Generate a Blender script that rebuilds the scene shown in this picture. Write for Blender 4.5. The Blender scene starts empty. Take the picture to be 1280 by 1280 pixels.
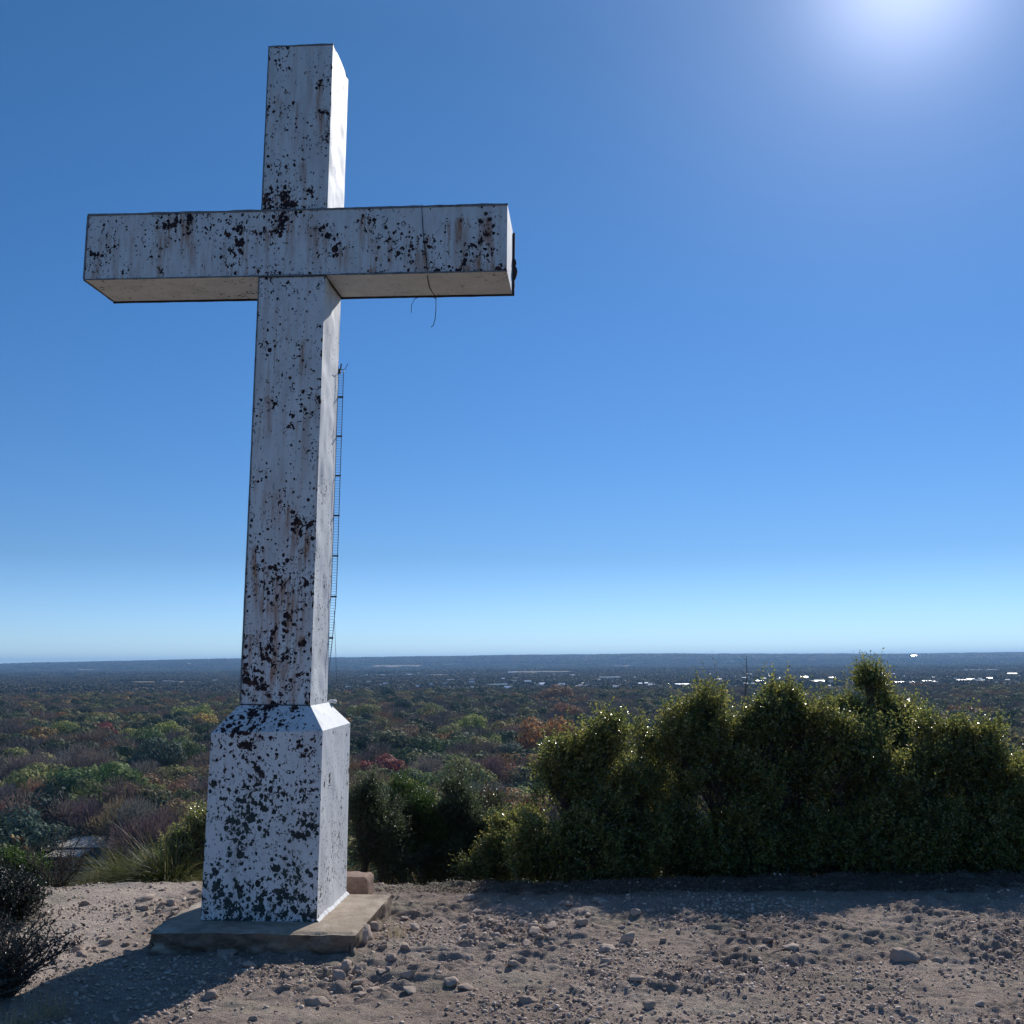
import bpy, math, random
import numpy as np
from mathutils import Matrix, Vector
SC = bpy.context.scene
COL = SC.collection
rng = np.random.default_rng(7)
random.seed(7)

# ------------------------------------------------------------------ camera
FPX, PITCH, ROLL, EYE = 1280.8, 0.1454, 0.0081, 1.62
cam_d = bpy.data.cameras.new('camera')
cam = bpy.data.objects.new('camera', cam_d)
COL.objects.link(cam)
cam_d.sensor_width = 36.0
cam_d.lens = 36.0 * FPX / 1280.0
cam_d.clip_start = 0.05
cam_d.clip_end = 60000
Rv = Vector((1, 0, 0)); Fv = Vector((0, math.cos(PITCH), math.sin(PITCH))); Uv = Vector((0, -math.sin(PITCH), math.cos(PITCH)))
cr, sr = math.cos(ROLL), math.sin(ROLL)
cx = Rv * cr - Uv * sr; cy = Rv * sr + Uv * cr; cz = -Fv
cam.matrix_world = Matrix(((cx.x, cy.x, cz.x, 0), (cx.y, cy.y, cz.y, 0), (cx.z, cy.z, cz.z, EYE), (0, 0, 0, 1)))
SC.camera = cam

# ------------------------------------------------------------------ sky and sun
SUN_EL, SUN_AZ = math.radians(34.2), math.radians(23.2)
w = bpy.data.worlds.new("World"); SC.world = w; w.use_nodes = True
nt = w.node_tree
bg = nt.nodes['Background']
sky = nt.nodes.new('ShaderNodeTexSky'); sky.sky_type = 'NISHITA'
sky.sun_disc = False; sky.sun_elevation = SUN_EL; sky.sun_rotation = SUN_AZ
sky.altitude = 600; sky.air_density = 1.0; sky.dust_density = 0.0; sky.ozone_density = 4.0
hs_ = nt.nodes.new('ShaderNodeHueSaturation'); hs_.inputs['Saturation'].default_value = 1.1
nt.links.new(sky.outputs[0], hs_.inputs['Color']); 
tc_ = nt.nodes.new('ShaderNodeTexCoord'); sx_ = nt.nodes.new('ShaderNodeSeparateXYZ'); nt.links.new(tc_.outputs['Generated'], sx_.inputs[0])
rp_ = nt.nodes.new('ShaderNodeValToRGB'); el_ = rp_.color_ramp.elements
SKY = [(0.0, (.52, .67, .93)), (.04, (.44, .57, .82)), (.10, (.335, .445, .60)), (.33, (.32, .50, .63)), (.55, (.35, .54, .62)), (.75, (.62, .74, .80)), (1, (.66, .78, .85))]
while len(el_) < len(SKY): el_.new(.5)
for k_, (p_, c_) in enumerate(SKY): el_[k_].position = p_; el_[k_].color = (*c_, 1)
nt.links.new(sx_.outputs[2], rp_.inputs[0])
mx_ = nt.nodes.new('ShaderNodeVectorMath'); mx_.operation = 'MULTIPLY'; nt.links.new(hs_.outputs[0], mx_.inputs[0]); nt.links.new(rp_.outputs[0], mx_.inputs[1])
# bright aureole of air round the sun
dt_ = nt.nodes.new('ShaderNodeVectorMath'); dt_.operation = 'DOT_PRODUCT'; nt.links.new(tc_.outputs['Generated'], dt_.inputs[0])
dt_.inputs[1].default_value = (math.sin(SUN_AZ) * math.cos(SUN_EL), math.cos(SUN_AZ) * math.cos(SUN_EL), math.sin(SUN_EL))
gl_ = None
for pw_, am_ in ((420, 4.0), (60, 1.3), (9, .30)):
    m1 = nt.nodes.new('ShaderNodeMath'); m1.operation = 'MAXIMUM'; nt.links.new(dt_.outputs['Value'], m1.inputs[0]); m1.inputs[1].default_value = 0
    m2 = nt.nodes.new('ShaderNodeMath'); m2.operation = 'POWER'; nt.links.new(m1.outputs[0], m2.inputs[0]); m2.inputs[1].default_value = pw_
    m3 = nt.nodes.new('ShaderNodeMath'); m3.operation = 'MULTIPLY_ADD'; nt.links.new(m2.outputs[0], m3.inputs[0]); m3.inputs[1].default_value = am_
    if gl_ is not None: nt.links.new(gl_, m3.inputs[2])
    else: m3.inputs[2].default_value = 0
    gl_ = m3.outputs[0]
sc_ = nt.nodes.new('ShaderNodeVectorMath'); sc_.operation = 'MULTIPLY_ADD'; cb_ = nt.nodes.new('ShaderNodeCombineXYZ')
for k_ in range(3): nt.links.new(gl_, cb_.inputs[k_])
nt.links.new(cb_.outputs[0], sc_.inputs[0]); sc_.inputs[1].default_value = (.82, .84, 1.0); nt.links.new(mx_.outputs[0], sc_.inputs[2])
nt.links.new(sc_.outputs[0], bg.inputs['Color']); bg.inputs['Strength'].default_value = 0.12
sl = bpy.data.lights.new('sun', 'SUN'); sl.energy = 3.7; sl.angle = math.radians(0.5); sl.color = (1.0, 0.955, 0.89)
so = bpy.data.objects.new('sun', sl); COL.objects.link(so)
sd = Vector((math.sin(SUN_AZ) * math.cos(SUN_EL), math.cos(SUN_AZ) * math.cos(SUN_EL), math.sin(SUN_EL)))
so.rotation_euler = sd.to_track_quat('Z', 'Y').to_euler()
so.location = (20, 40, 40)
SC.view_settings.view_transform = 'Standard'; SC.view_settings.look = 'None'
SC.view_settings.exposure = 0.33; SC.view_settings.gamma = 1.0
SC.cycles.volume_bounces = 0
SC.cycles.max_bounces = 6
SC.cycles.transparent_max_bounces = 4

# ------------------------------------------------------------------ small maths
def ray(px, py):
    a = px - 640; b = py - 640
    u = cr * a - sr * b; v = sr * a + cr * b
    u /= FPX; v /= FPX
    yf = math.cos(PITCH) + v * math.sin(PITCH); z = math.sin(PITCH) - v * math.cos(PITCH)
    return np.array([u / yf, 1.0, z / yf])
def at(px, py, Y):
    d = ray(px, py); return np.array([d[0] * Y, Y, EYE + d[2] * Y])
def on(px, py, z=0.0):
    d = ray(px, py); Y = (z - EYE) / d[2]; return np.array([d[0] * Y, Y, z])
def hsh(ix, iy, s):
    n = (ix.astype(np.int64) * 374761393 + iy.astype(np.int64) * 668265263 + s * 144665) & 0x7fffffff
    n = ((n ^ (n >> 13)) * 1274126177) & 0x7fffffff
    return ((n ^ (n >> 16)) & 0xffff) / 65535.0
def vn(x, y, s=0):
    x = np.asarray(x, float); y = np.asarray(y, float)
    ix = np.floor(x); iy = np.floor(y); fx = x - ix; fy = y - iy
    fx = fx * fx * (3 - 2 * fx); fy = fy * fy * (3 - 2 * fy)
    a = hsh(ix, iy, s); b = hsh(ix + 1, iy, s); c = hsh(ix, iy + 1, s); d = hsh(ix + 1, iy + 1, s)
    return (a * (1 - fx) + b * fx) * (1 - fy) + (c * (1 - fx) + d * fx) * fy
def fbm(x, y, s=0, o=4):
    t = 0; a = .5
    for k in range(o):
        t = t + a * (vn(x * 2 ** k, y * 2 ** k, s + k * 17) - .5); a *= .5
    return t
def sm(t):
    t = np.clip(t, 0, 1); return t * t * (3 - 2 * t)
RAZ = np.array([-.9, -.5, -.44, -.38, -.3, -.2, -.12, -.06, 0, .1, .2, .3, .5, .9])
RZ = np.array([30, 17, 30, 42, 48, 46, 52, 60, 66, 62, 60, 52, 47, 40]) * 1.0
def H(x, y):
    x = np.asarray(x, float); y = np.asarray(y, float)
    ye = 8.05 + .5 * (vn(x * .45, x * 0, 3) - .5)
    s = np.sqrt(np.maximum(0, y - ye) ** 2 + np.maximum(0, np.abs(x) - 22) ** 2 + np.maximum(0, -30 - y) ** 2)
    z = -50 * np.tanh(s / 130)
    z = z + 7 * fbm(x / 420, y / 420, 11, 4) * np.clip((s - 60) / 300, 0, 1)
    z = z + .25 * fbm(x / 2.5, y / 2.5, 5, 2) * np.clip(s / 3, 0, 1)
    az = x / np.maximum(y, 1.0)
    R = np.interp(az, RAZ, RZ)
    t = sm((y - 7000) / 4200)
    low = sm((y - 6000) / 1500)
    z = z + t * (50 + R) + 26 * fbm(x / 1500, y / 900, 23, 4) * low * (1 - .75 * t) + 34 * fbm(x / 1300, y / 5200, 29, 4) * t
    z = z - sm((y - 11400) / 5000) * 60
    return z
def disp(x, y):
    e = .045 * fbm(x / .9, y / .7, 41, 2) + .035 * fbm(x / .22, y / .16, 43, 2)
    r = np.clip(fbm(x / .10, y / .075, 47, 3) * 2, -1, 1)
    pat = .35 + .65 * sm((vn(x / .7, y / .5, 53) - .3) / .4)
    smooth_left = 1 - .6 * sm((-x - 2.1) / .5)
    return e * .9 + (.034 * np.sign(r) * np.abs(r) ** .7 + .036 * fbm(x / .045, y / .036, 49, 2)) * pat * smooth_left
def first_hit(d, a, b, n, extra):
    Y = np.geomspace(a, b, n); k = np.where(EYE + d[2] * Y < H(d[0] * Y, Y) + extra(Y))[0]
    return float(Y[k[0]] if len(k) else Y[-1])
def hit(px, py, lift=0.0):
    d = ray(px, py); Y = first_hit(d, 60, 30000, 1600, lambda Y: lift)
    return np.array([d[0] * Y, Y, float(H(d[0] * Y, Y))])

# ------------------------------------------------------------------ mesh helpers
def mesh(name, V, F, mat=None, smooth=False, fa=None, va=None, mi=None):
    V = np.asarray(V, np.float32).reshape(-1, 3)
    me = bpy.data.meshes.new(name)
    if isinstance(F, np.ndarray):
        k = F.shape[1]; nf = F.shape[0]
        me.vertices.add(len(V)); me.vertices.foreach_set('co', V.ravel())
        me.loops.add(nf * k); me.loops.foreach_set('vertex_index', F.astype(np.int32).ravel())
        me.polygons.add(nf); me.polygons.foreach_set('loop_start', np.arange(0, nf * k, k, dtype=np.int32))
        try: me.polygons.foreach_set('loop_total', np.full(nf, k, np.int32))
        except Exception: pass
        me.update(calc_edges=True)
    else:
        me.from_pydata([tuple(map(float, v)) for v in V], [], [tuple(map(int, f)) for f in F]); me.update()
    if mat is not None:
        for m in (mat if isinstance(mat, (list, tuple)) else [mat]): me.materials.append(m)
    if mi is not None: me.polygons.foreach_set('material_index', np.asarray(mi, np.int32))
    if smooth: me.polygons.foreach_set('use_smooth', np.ones(len(me.polygons), bool))
    for k, a in (va or {}).items():
        at_ = me.attributes.new(k, 'FLOAT', 'POINT'); at_.data.foreach_set('value', np.asarray(a, np.float32))
    return me
def obj(me, parent=None, name=None):
    o = bpy.data.objects.new(name or me.name, me); COL.objects.link(o)
    if parent is not None: o.parent = parent
    return o
def empty(name, loc=(0, 0, 0), rot=(0, 0, 0)):
    o = bpy.data.objects.new(name, None); COL.objects.link(o); o.location = tuple(map(float, loc)); o.rotation_euler = rot
    o.empty_display_size = .2
    return o
def tag(o, label=None, cat=None, group=None, kind=None):
    if label: o['label'] = label
    if cat: o['category'] = cat
    if group: o['group'] = group
    if kind: o['kind'] = kind
    return o
class MB:
    def __init__(s): s.V = []; s.F = []; s.n = 0; s.M = []
    def add(s, V, F, m=0):
        s.V.append(np.asarray(V, float).reshape(-1, 3))
        for f in F: s.F.append(tuple(i + s.n for i in f)); s.M.append(m)
        s.n += len(s.V[-1]); return s
    def box(s, x0, x1, y0, y1, z0, z1, m=0):
        V = [(x, y, z) for z in (z0, z1) for y in (y0, y1) for x in (x0, x1)]
        return s.add(V, [(0, 2, 3, 1), (4, 5, 7, 6), (0, 1, 5, 4), (2, 6, 7, 3), (0, 4, 6, 2), (1, 3, 7, 5)], m)
    def tube(s, pts, r, n=6, m=0):
        V, F = tube(pts, r, n); return s.add(V, F, m)
    def mesh(s, name, mat, smooth=False): return mesh(name, np.concatenate(s.V), s.F, mat, smooth, mi=s.M)
def tube(pts, r, n=6):
    pts = np.asarray(pts, float); m = len(pts)
    r = np.full(m, r) if np.isscalar(r) else np.asarray(r, float)
    T = np.gradient(pts, axis=0); T /= np.linalg.norm(T, axis=1)[:, None] + 1e-9
    ref = np.array([0.31, .2, .93]); 
    A = np.cross(T, ref); A /= np.linalg.norm(A, axis=1)[:, None] + 1e-9
    B = np.cross(T, A)
    an = np.arange(n) / n * 2 * np.pi
    V = (pts[:, None, :] + r[:, None, None] * (np.cos(an)[None, :, None] * A[:, None, :] + np.sin(an)[None, :, None] * B[:, None, :])).reshape(-1, 3)
    F = [(i * n + j, i * n + (j + 1) % n, (i + 1) * n + (j + 1) % n, (i + 1) * n + j) for i in range(m - 1) for j in range(n)]
    F += [tuple(range(n))[::-1], tuple((m - 1) * n + j for j in range(n))]
    return V, F
def unit(v): return v / (np.linalg.norm(v, axis=-1, keepdims=True) + 1e-9)

# ------------------------------------------------------------------ materials
class NT:
    def __init__(s, name):
        s.m = bpy.data.materials.new(name); s.m.use_nodes = True; s.t = s.m.node_tree
        s.b = s.t.nodes['Principled BSDF']; s.out = s.t.nodes['Material Output']
    def n(s, typ, **kw):
        nd = s.t.nodes.new(typ)
        for k, v in kw.items():
            if k.startswith('i_'):
                key = k[2:]; nd.inputs[int(key) if key.isdigit() else key.replace('_', ' ')].default_value = v
            else: setattr(nd, k, v)
        return nd
    def l(s, a, b): s.t.links.new(a, b)
    def val(s, nd, i, v):
        if hasattr(v, 'is_linked') or hasattr(v, 'links'): s.l(v, nd.inputs[i])
        else: nd.inputs[i].default_value = v
    def math(s, op, a, b=None, c=None, clamp=False):
        nd = s.n('ShaderNodeMath', operation=op, use_clamp=clamp); s.val(nd, 0, a)
        if b is not None: s.val(nd, 1, b)
        if c is not None: s.val(nd, 2, c)
        return nd.outputs[0]
    def noise(s, vec, scale, detail=3, rough=.5, out='Fac', dist=0.0):
        nd = s.n('ShaderNodeTexNoise'); nd.inputs['Scale'].default_value = scale; nd.inputs['Detail'].default_value = detail
        nd.inputs['Roughness'].default_value = rough; nd.inputs['Distortion'].default_value = dist
        if vec is not None: s.l(vec, nd.inputs['Vector'])
        return nd.outputs[out]
    def mix(s, f, a, b):
        nd = s.n('ShaderNodeMix', data_type='RGBA'); s.val(nd, 0, f)
        for i, c in ((6, a), (7, b)):
            if isinstance(c, (tuple, list)): nd.inputs[i].default_value = (*c[:3], 1)
            else: s.l(c, nd.inputs[i])
        return nd.outputs[2]
    def ramp(s, f, stops, mode='LINEAR'):
        nd = s.n('ShaderNodeValToRGB'); nd.color_ramp.interpolation = mode; e = nd.color_ramp.elements
        while len(e) < len(stops): e.new(.5)
        for k, (p, c) in enumerate(stops): e[k].position = p; e[k].color = (*c[:3], 1) if isinstance(c, (tuple, list)) else (c, c, c, 1)
        s.l(f, nd.inputs[0]); return nd.outputs[0]
    def coord(s, o='Object'): return s.n('ShaderNodeTexCoord').outputs[o]
    def scale(s, vec, sc):
        nd = s.n('ShaderNodeMapping'); s.l(vec, nd.inputs[0]); nd.inputs['Scale'].default_value = sc; return nd.outputs[0]
    def bump(s, h, strength=.5, dist=.01, nrm=None):
        nd = s.n('ShaderNodeBump'); nd.inputs['Strength'].default_value = strength; nd.inputs['Distance'].default_value = dist
        s.l(h, nd.inputs['Height']); 
        if nrm is not None: s.l(nrm, nd.inputs['Normal'])
        return nd.outputs[0]
    def set(s, color=None, rough=None, normal=None, spec=None, metal=None):
        for k, v in (('Base Color', color), ('Roughness', rough), ('Normal', normal), ('Specular IOR Level', spec), ('Metallic', metal)):
            if v is None: continue
            if isinstance(v, tuple): v = (*v[:3], 1)
            s.val(s.b, k, v)
        return s.m

def plain(name, c, rough=.7, var=.25, scale=20, spec=.3, metal=0.0, bump=.15):
    t = NT(name); n = t.noise(t.coord(), scale, 5, .6)
    col = t.ramp(n, [(.25, tuple(v * (1 - var) for v in c)), (.75, tuple(min(1, v * (1 + var)) for v in c))])
    return t.set(col, rough, t.bump(n, bump, .01), spec, metal)

def peel_paint():
    t = NT('peeling_paint'); co = t.coord()
    at_ = lambda n: t.n('ShaderNodeAttribute', attribute_name=n).outputs['Fac']
    peel, stain, teal = at_('peel'), at_('stain'), at_('teal')
    wob = t.n('ShaderNodeVectorMath', operation='MULTIPLY_ADD')
    t.l(t.noise(co, 45, 2, .5, 'Color'), wob.inputs[0]); wob.inputs[1].default_value = (.022,) * 3; t.l(co, wob.inputs[2])
    cw = wob.outputs[0]
    flat = t.scale(cw, (1, 1, .85))
    nA = t.noise(flat, 27, 3, .55)
    thrA = t.math('MULTIPLY_ADD', peel, -.29, .80)
    A = t.math('GREATER_THAN', nA, thrA)
    def dots(scale, rmax, powr, gate):
        v = t.n('ShaderNodeTexVoronoi'); v.inputs['Scale'].default_value = scale; t.l(flat, v.inputs['Vector'])
        sep = t.n('ShaderNodeSeparateColor'); t.l(v.outputs['Color'], sep.inputs[0])
        r = t.math('MULTIPLY', t.math('POWER', sep.outputs[0], powr), t.math('MULTIPLY', peel, rmax))
        d = t.math('LESS_THAN', v.outputs['Distance'], r)
        ring = t.math('LESS_THAN', t.math('ABSOLUTE', t.math('SUBTRACT', v.outputs['Distance'], t.math('ADD', r, .2))), .035)
        half = t.math('GREATER_THAN', t.noise(co, scale * .9, 1, .5), gate)
        return d, t.math('MULTIPLY', t.math('MULTIPLY', ring, half), t.math('GREATER_THAN', t.math('MULTIPLY', sep.outputs[1], peel), .27))
    d1, r1 = dots(17, .56, 2.6, .56)
    d2, r2 = dots(38, .80, 2.2, .55)
    nC = t.noise(t.scale(cw, (1, 1, .6)), 62, 3, .6)
    C = t.math('GREATER_THAN', nC, t.math('MULTIPLY_ADD', peel, -.15, .725))
    # scratches and curled hairline cracks
    nw = t.noise(co, 14, 2, .5, dist=1.2)
    crack = t.math('MULTIPLY', t.math('LESS_THAN', t.math('ABSOLUTE', t.math('SUBTRACT', nw, .5)), .006), t.math('GREATER_THAN', t.noise(co, 21, 2, .5), t.math('MULTIPLY_ADD', peel, -.18, .72)))
    m = A
    for x in (d1, r1, d2, r2, C, crack): m = t.math('MAXIMUM', m, x)
    grime = t.noise(t.scale(co, (1, 1, .35)), 9, 6, .65)
    fine = t.noise(co, 120, 3, .6)
    white = t.ramp(grime, [(.3, (.56, .57, .58)), (.52, (.70, .71, .72)), (.75, (.76, .77, .78))])
    white = t.mix(t.math('MULTIPLY', fine, .22), white, (.50, .51, .52))
    # rust runs under the chips
    st = t.noise(t.scale(co, (30, 30, 2.6)), 1, 5, .65)
    st2 = t.math('MULTIPLY', t.math('MULTIPLY', t.ramp(st, [(.44, 0.0), (.62, 1.0)]), stain), .95, clamp=True)
    white = t.mix(st2, white, (.36, .17, .085))
    edge = t.math('GREATER_THAN', nA, t.math('SUBTRACT', thrA, .018))
    white = t.mix(t.math('MULTIPLY', edge, .45), white, (.42, .36, .34))
    dn = t.noise(co, 30, 3, .6)
    rust = t.ramp(dn, [(.3, (.010, .006, .009)), (.52, (.026, .012, .014)), (.68, (.085, .035, .022)), (.85, (.17, .075, .04))])
    green = t.ramp(dn, [(.3, (.02, .035, .04)), (.7, (.045, .085, .075))])
    dark = t.mix(teal, rust, green)
    col = t.mix(m, white, dark)
    rough = t.math('MULTIPLY_ADD', m, .15, .62)
    dents = t.noise(t.scale(co, (1, 1, .5)), 3.5, 2, .5)
    b1 = t.bump(dents, .55, .03)
    b2 = t.bump(t.math('SUBTRACT', 1.0, m), .6, .004, b1)
    b3 = t.bump(fine, .12, .004, b2)
    return t.set(col, rough, b3, .35)

def leafmat(name, cols, rough=.38, trans=.35, glow=1.0, spec=.5):
    t = NT(name)
    r = t.n('ShaderNodeNewGeometry').outputs['Random Per Island']
    n = t.noise(t.coord(), 3.0, 2, .5)
    f = t.math('ADD', t.math('MULTIPLY', r, .62), t.math('MULTIPLY', t.math('SUBTRACT', n, .32), 1.0), clamp=True)
    k = len(cols); col = t.ramp(f, [(.08 + .84 * i / (k - 1), c) for i, c in enumerate(cols)])
    t.set(col, rough, None, spec)
    tr = t.n('ShaderNodeBsdfTranslucent')
    hs = t.n('ShaderNodeHueSaturation'); hs.inputs['Value'].default_value = 1.5 * glow; hs.inputs['Saturation'].default_value = 1.05; hs.inputs['Hue'].default_value = .485
    t.l(col, hs.inputs['Color']); t.l(hs.outputs[0], tr.inputs[0])
    mx = t.n('ShaderNodeMixShader'); mx.inputs[0].default_value = trans
    t.l(t.b.outputs[0], mx.inputs[1]); t.l(tr.outputs[0], mx.inputs[2]); t.l(mx.outputs[0], t.out.inputs[0])
    return t.m

def crownmat(name, from_ramp=None, trans=.22):
    """valley tree crowns: colour from the object's own colour, or a ramp over the instance's random number"""
    t = NT(name); oi = t.n('ShaderNodeObjectInfo')
    if from_ramp is None: base = oi.outputs['Color']
    else: base = t.ramp(oi.outputs['Random'], from_ramp)
    r = t.n('ShaderNodeNewGeometry').outputs['Random Per Island']
    hs = t.n('ShaderNodeHueSaturation'); t.l(base, hs.inputs['Color'])
    t.l(t.math('MULTIPLY_ADD', r, 2.0, 1.5), hs.inputs['Value'])
    t.l(t.math('MULTIPLY_ADD', r, .05, .475), hs.inputs['Hue'])
    t.set(hs.outputs[0], .75, None, .15)
    tr = t.n('ShaderNodeBsdfTranslucent'); t.l(hs.outputs[0], tr.inputs[0])
    mx = t.n('ShaderNodeMixShader'); mx.inputs[0].default_value = trans
    t.l(t.b.outputs[0], mx.inputs[1]); t.l(tr.outputs[0], mx.inputs[2]); t.l(mx.outputs[0], t.out.inputs[0])
    return t.m

def dirtmat():
    t = NT('gravelly_dirt'); co = t.coord()
    a = t.noise(co, 1.1, 4, .6); b = t.noise(co, 18, 6, .7); c = t.noise(co, 90, 4, .7)
    base = t.ramp(a, [(.3, (.36, .27, .21)), (.5, (.49, .38, .305)), (.7, (.63, .51, .415))])
    base = t.mix(t.math('MULTIPLY', t.ramp(b, [(.42, 0.0), (.7, 1.0)]), .5), base, (.24, .19, .165))
    v = t.n('ShaderNodeTexVoronoi'); v.inputs['Scale'].default_value = 85; t.l(co, v.inputs['Vector'])
    sp = t.n('ShaderNodeSeparateColor'); t.l(v.outputs['Color'], sp.inputs[0])
    chips = t.math('MULTIPLY', t.math('LESS_THAN', v.outputs['Distance'], .36), t.math('GREATER_THAN', sp.outputs[0], .62))
    chipc = t.ramp(sp.outputs[1], [(.1, (.17, .13, .115)), (.45, (.42, .35, .30)), (.9, (.80, .73, .66))])
    base = t.mix(chips, base, chipc)
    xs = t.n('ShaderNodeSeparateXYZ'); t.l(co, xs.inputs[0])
    shrub_shade = t.math('MULTIPLY', t.math('SUBTRACT', t.math('ADD', xs.outputs[1], t.math('MULTIPLY', a, .9)), 7.75), 2.6, clamp=True)
    shrub_shade = t.math('MULTIPLY', shrub_shade, t.math('MULTIPLY', t.math('ADD', xs.outputs[0], 1.1), 1.6, clamp=True))
    base = t.mix(t.math('MULTIPLY', shrub_shade, .85), base, (.13, .10, .075))  # shadow band before the shrubs deepened by darkening the dirt colour
    pale = t.math('MULTIPLY', t.math('SUBTRACT', -1.9, t.math('ADD', xs.outputs[0], t.math('MULTIPLY', a, .5))), 2.5, clamp=True)
    base = t.mix(t.math('MULTIPLY', pale, .6), base, (.82, .68, .56))
    d_ = t.noise(co, 38, 5, .75); b1 = t.bump(b, 1.0, .05); b1 = t.bump(d_, 1.0, .03, b1); b2 = t.bump(t.math('MULTIPLY', chips, 1.0), .8, .012, b1); b3 = t.bump(c, .6, .01, b2)
    # moss / grey film patches to the right
    g = t.math('MULTIPLY', t.ramp(t.noise(co, 1.7, 3, .5), [(.52, 0.0), (.66, 1.0)]), .35)
    base = t.mix(g, base, (.32, .31, .22))
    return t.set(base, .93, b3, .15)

def landmat():
    t = NT('valley_land'); co = t.coord()
    a = t.noise(t.scale(co, (1, 1, 1)), .012, 6, .6); b = t.noise(t.scale(co, (1, .45, 1)), .0011, 5, .6); c = t.noise(co, .11, 5, .7)
    near = t.ramp(c, [(.3, (.035, .035, .022)), (.55, (.075, .065, .045)), (.75, (.13, .11, .08))])
    far = t.ramp(a, [(.35, (.022, .028, .02)), (.55, (.045, .048, .034)), (.7, (.085, .08, .055))])
    sx = t.n('ShaderNodeSeparateXYZ'); t.l(co, sx.inputs[0])
    f = t.math('MULTIPLY', t.math('SUBTRACT', sx.outputs[1], 300), 1 / 1200, clamp=True)
    col = t.mix(f, near, far)
    fl = t.math('MULTIPLY', t.ramp(b, [(.60, 0.0), (.66, 1.0)]), t.math('MULTIPLY', t.math('SUBTRACT', sx.outputs[1], 6500), 1 / 1500, clamp=True))
    col = t.mix(t.math('MULTIPLY', fl, .55), col, (.17, .14, .10))
    return t.set(col, .95, t.bump(a, .3, 3), .1)

M = {}
M['paint'] = peel_paint()
M['trim'] = plain('rusty_trim', (.05, .04, .042), .8, .5, 40)
M['trimgrey'] = plain('weathered_trim', (.17, .18, .19), .7, .6, 30)
M['mortar'] = plain('white_mortar', (.7, .7, .69), .8, .12, 30)
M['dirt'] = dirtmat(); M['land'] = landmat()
M['wire'] = plain('dark_wire', (.03, .03, .035), .6, .3, 30)
M['ladder'] = plain('painted_steel_lattice', (.10, .12, .15), .5, .3, 30, metal=.3)
M['conduit'] = plain('white_conduit', (.7, .7, .7), .5, .1, 30)
M['bark'] = plain('grey_bark', (.10, .08, .065), .95, .4, 60)
M['twig'] = plain('twig_bark', (.085, .07, .06), .9, .4, 60)
M['palebark'] = plain('bleached_twig', (.30, .27, .24), .9, .3, 60)
M['farbark'] = plain('valley_bark', (.10, .085, .07), .95, .3, 2)
M['brick'] = plain('reddish_block', (.27, .18, .135), .9, .3, 35, bump=.5)

def concretemat():
    t = NT('old_concrete'); co = t.coord(); a = t.noise(co, 5, 6, .65); b = t.noise(co, 60, 4, .7)
    col = t.ramp(a, [(.3, (.22, .17, .125)), (.52, (.42, .34, .26)), (.72, (.54, .46, .37))])
    col = t.mix(t.math('MULTIPLY', t.ramp(b, [(.5, 0.0), (.75, 1.0)]), .5), col, (.16, .14, .12))
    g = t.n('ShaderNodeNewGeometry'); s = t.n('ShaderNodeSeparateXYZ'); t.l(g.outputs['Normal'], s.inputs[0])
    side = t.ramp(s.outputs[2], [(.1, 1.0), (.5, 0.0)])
    side_col = t.ramp(t.noise(t.scale(co, (1, 1, 2.2)), 11, 6, .75), [(.35, (.06, .045, .035)), (.5, (.17, .13, .10)), (.7, (.30, .24, .18))])
    col = t.mix(t.math('MULTIPLY', side, .9), col, side_col)  # side faces mixed to a darker mottled brown
    col = t.mix(t.ramp(t.noise(co, 2.2, 5, .7), [(.5, 0.0), (.62, .5)]), col, (.26, .20, .14))
    return t.set(col, .92, t.bump(b, .5, .008, t.bump(a, .5, .03)), .2)
M['concrete'] = concretemat()
def rockmat(name, c1, c2, c3):
    t = NT(name); co = t.coord(); a = t.noise(co, 14, 5, .65); b = t.noise(co, 120, 4, .7)
    r = t.n('ShaderNodeObjectInfo').outputs['Random']
    isl = t.n('ShaderNodeNewGeometry').outputs['Random Per Island']
    f = t.math('MULTIPLY_ADD', a, .6, t.math('MULTIPLY', t.math('ADD', r, isl), .22))
    col = t.ramp(f, [(.2, c1), (.5, c2), (.85, c3)])
    return t.set(col, .9, t.bump(b, .4, .004, t.bump(a, .6, .015)), .2)
M['rock'] = rockmat('limestone', (.17, .12, .09), (.44, .33, .26), (.68, .55, .45))
M['pebble'] = rockmat('pebbles', (.24, .17, .13), (.55, .43, .34), (.88, .76, .65))
M['oak'] = leafmat('shrub_leaves', [(.044, .070, .028), (.095, .135, .042), (.18, .205, .055), (.27, .27, .068), (.36, .32, .11)], .24, .52, spec=1.0)
M['darkleaf'] = leafmat('dark_leaves', [(.035, .055, .030), (.065, .095, .045), (.12, .14, .07)], .36, .45)
M['green'] = leafmat('green_leaves', [(.025, .055, .014), (.05, .11, .022), (.09, .16, .03)], .45, .45)
M['blackleaf'] = leafmat('near_black_leaves', [(.008, .014, .012), (.016, .026, .02), (.03, .042, .03)], .45, .2)  # near-black leaf colour for the bush on the left edge
M['holly'] = leafmat('holly_leaves', [(.014, .022, .018), (.03, .042, .034), (.10, .10, .085)], .35, .2)
M['litter'] = leafmat('litter', [(.05, .038, .026), (.10, .075, .05), (.22, .18, .14)], .6, .15)
M['blade'] = leafmat('grass_blades', [(.04, .055, .014), (.075, .09, .02), (.12, .13, .035), (.26, .24, .12)], .5, .35)
M['straw'] = leafmat('straw', [(.20, .17, .09), (.38, .32, .18), (.55, .48, .30)], .5, .35)
M['crown'] = crownmat('tree_crown')
G, D, B = (.045, .055, .022), (.018, .026, .014), (.072, .058, .048)
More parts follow.
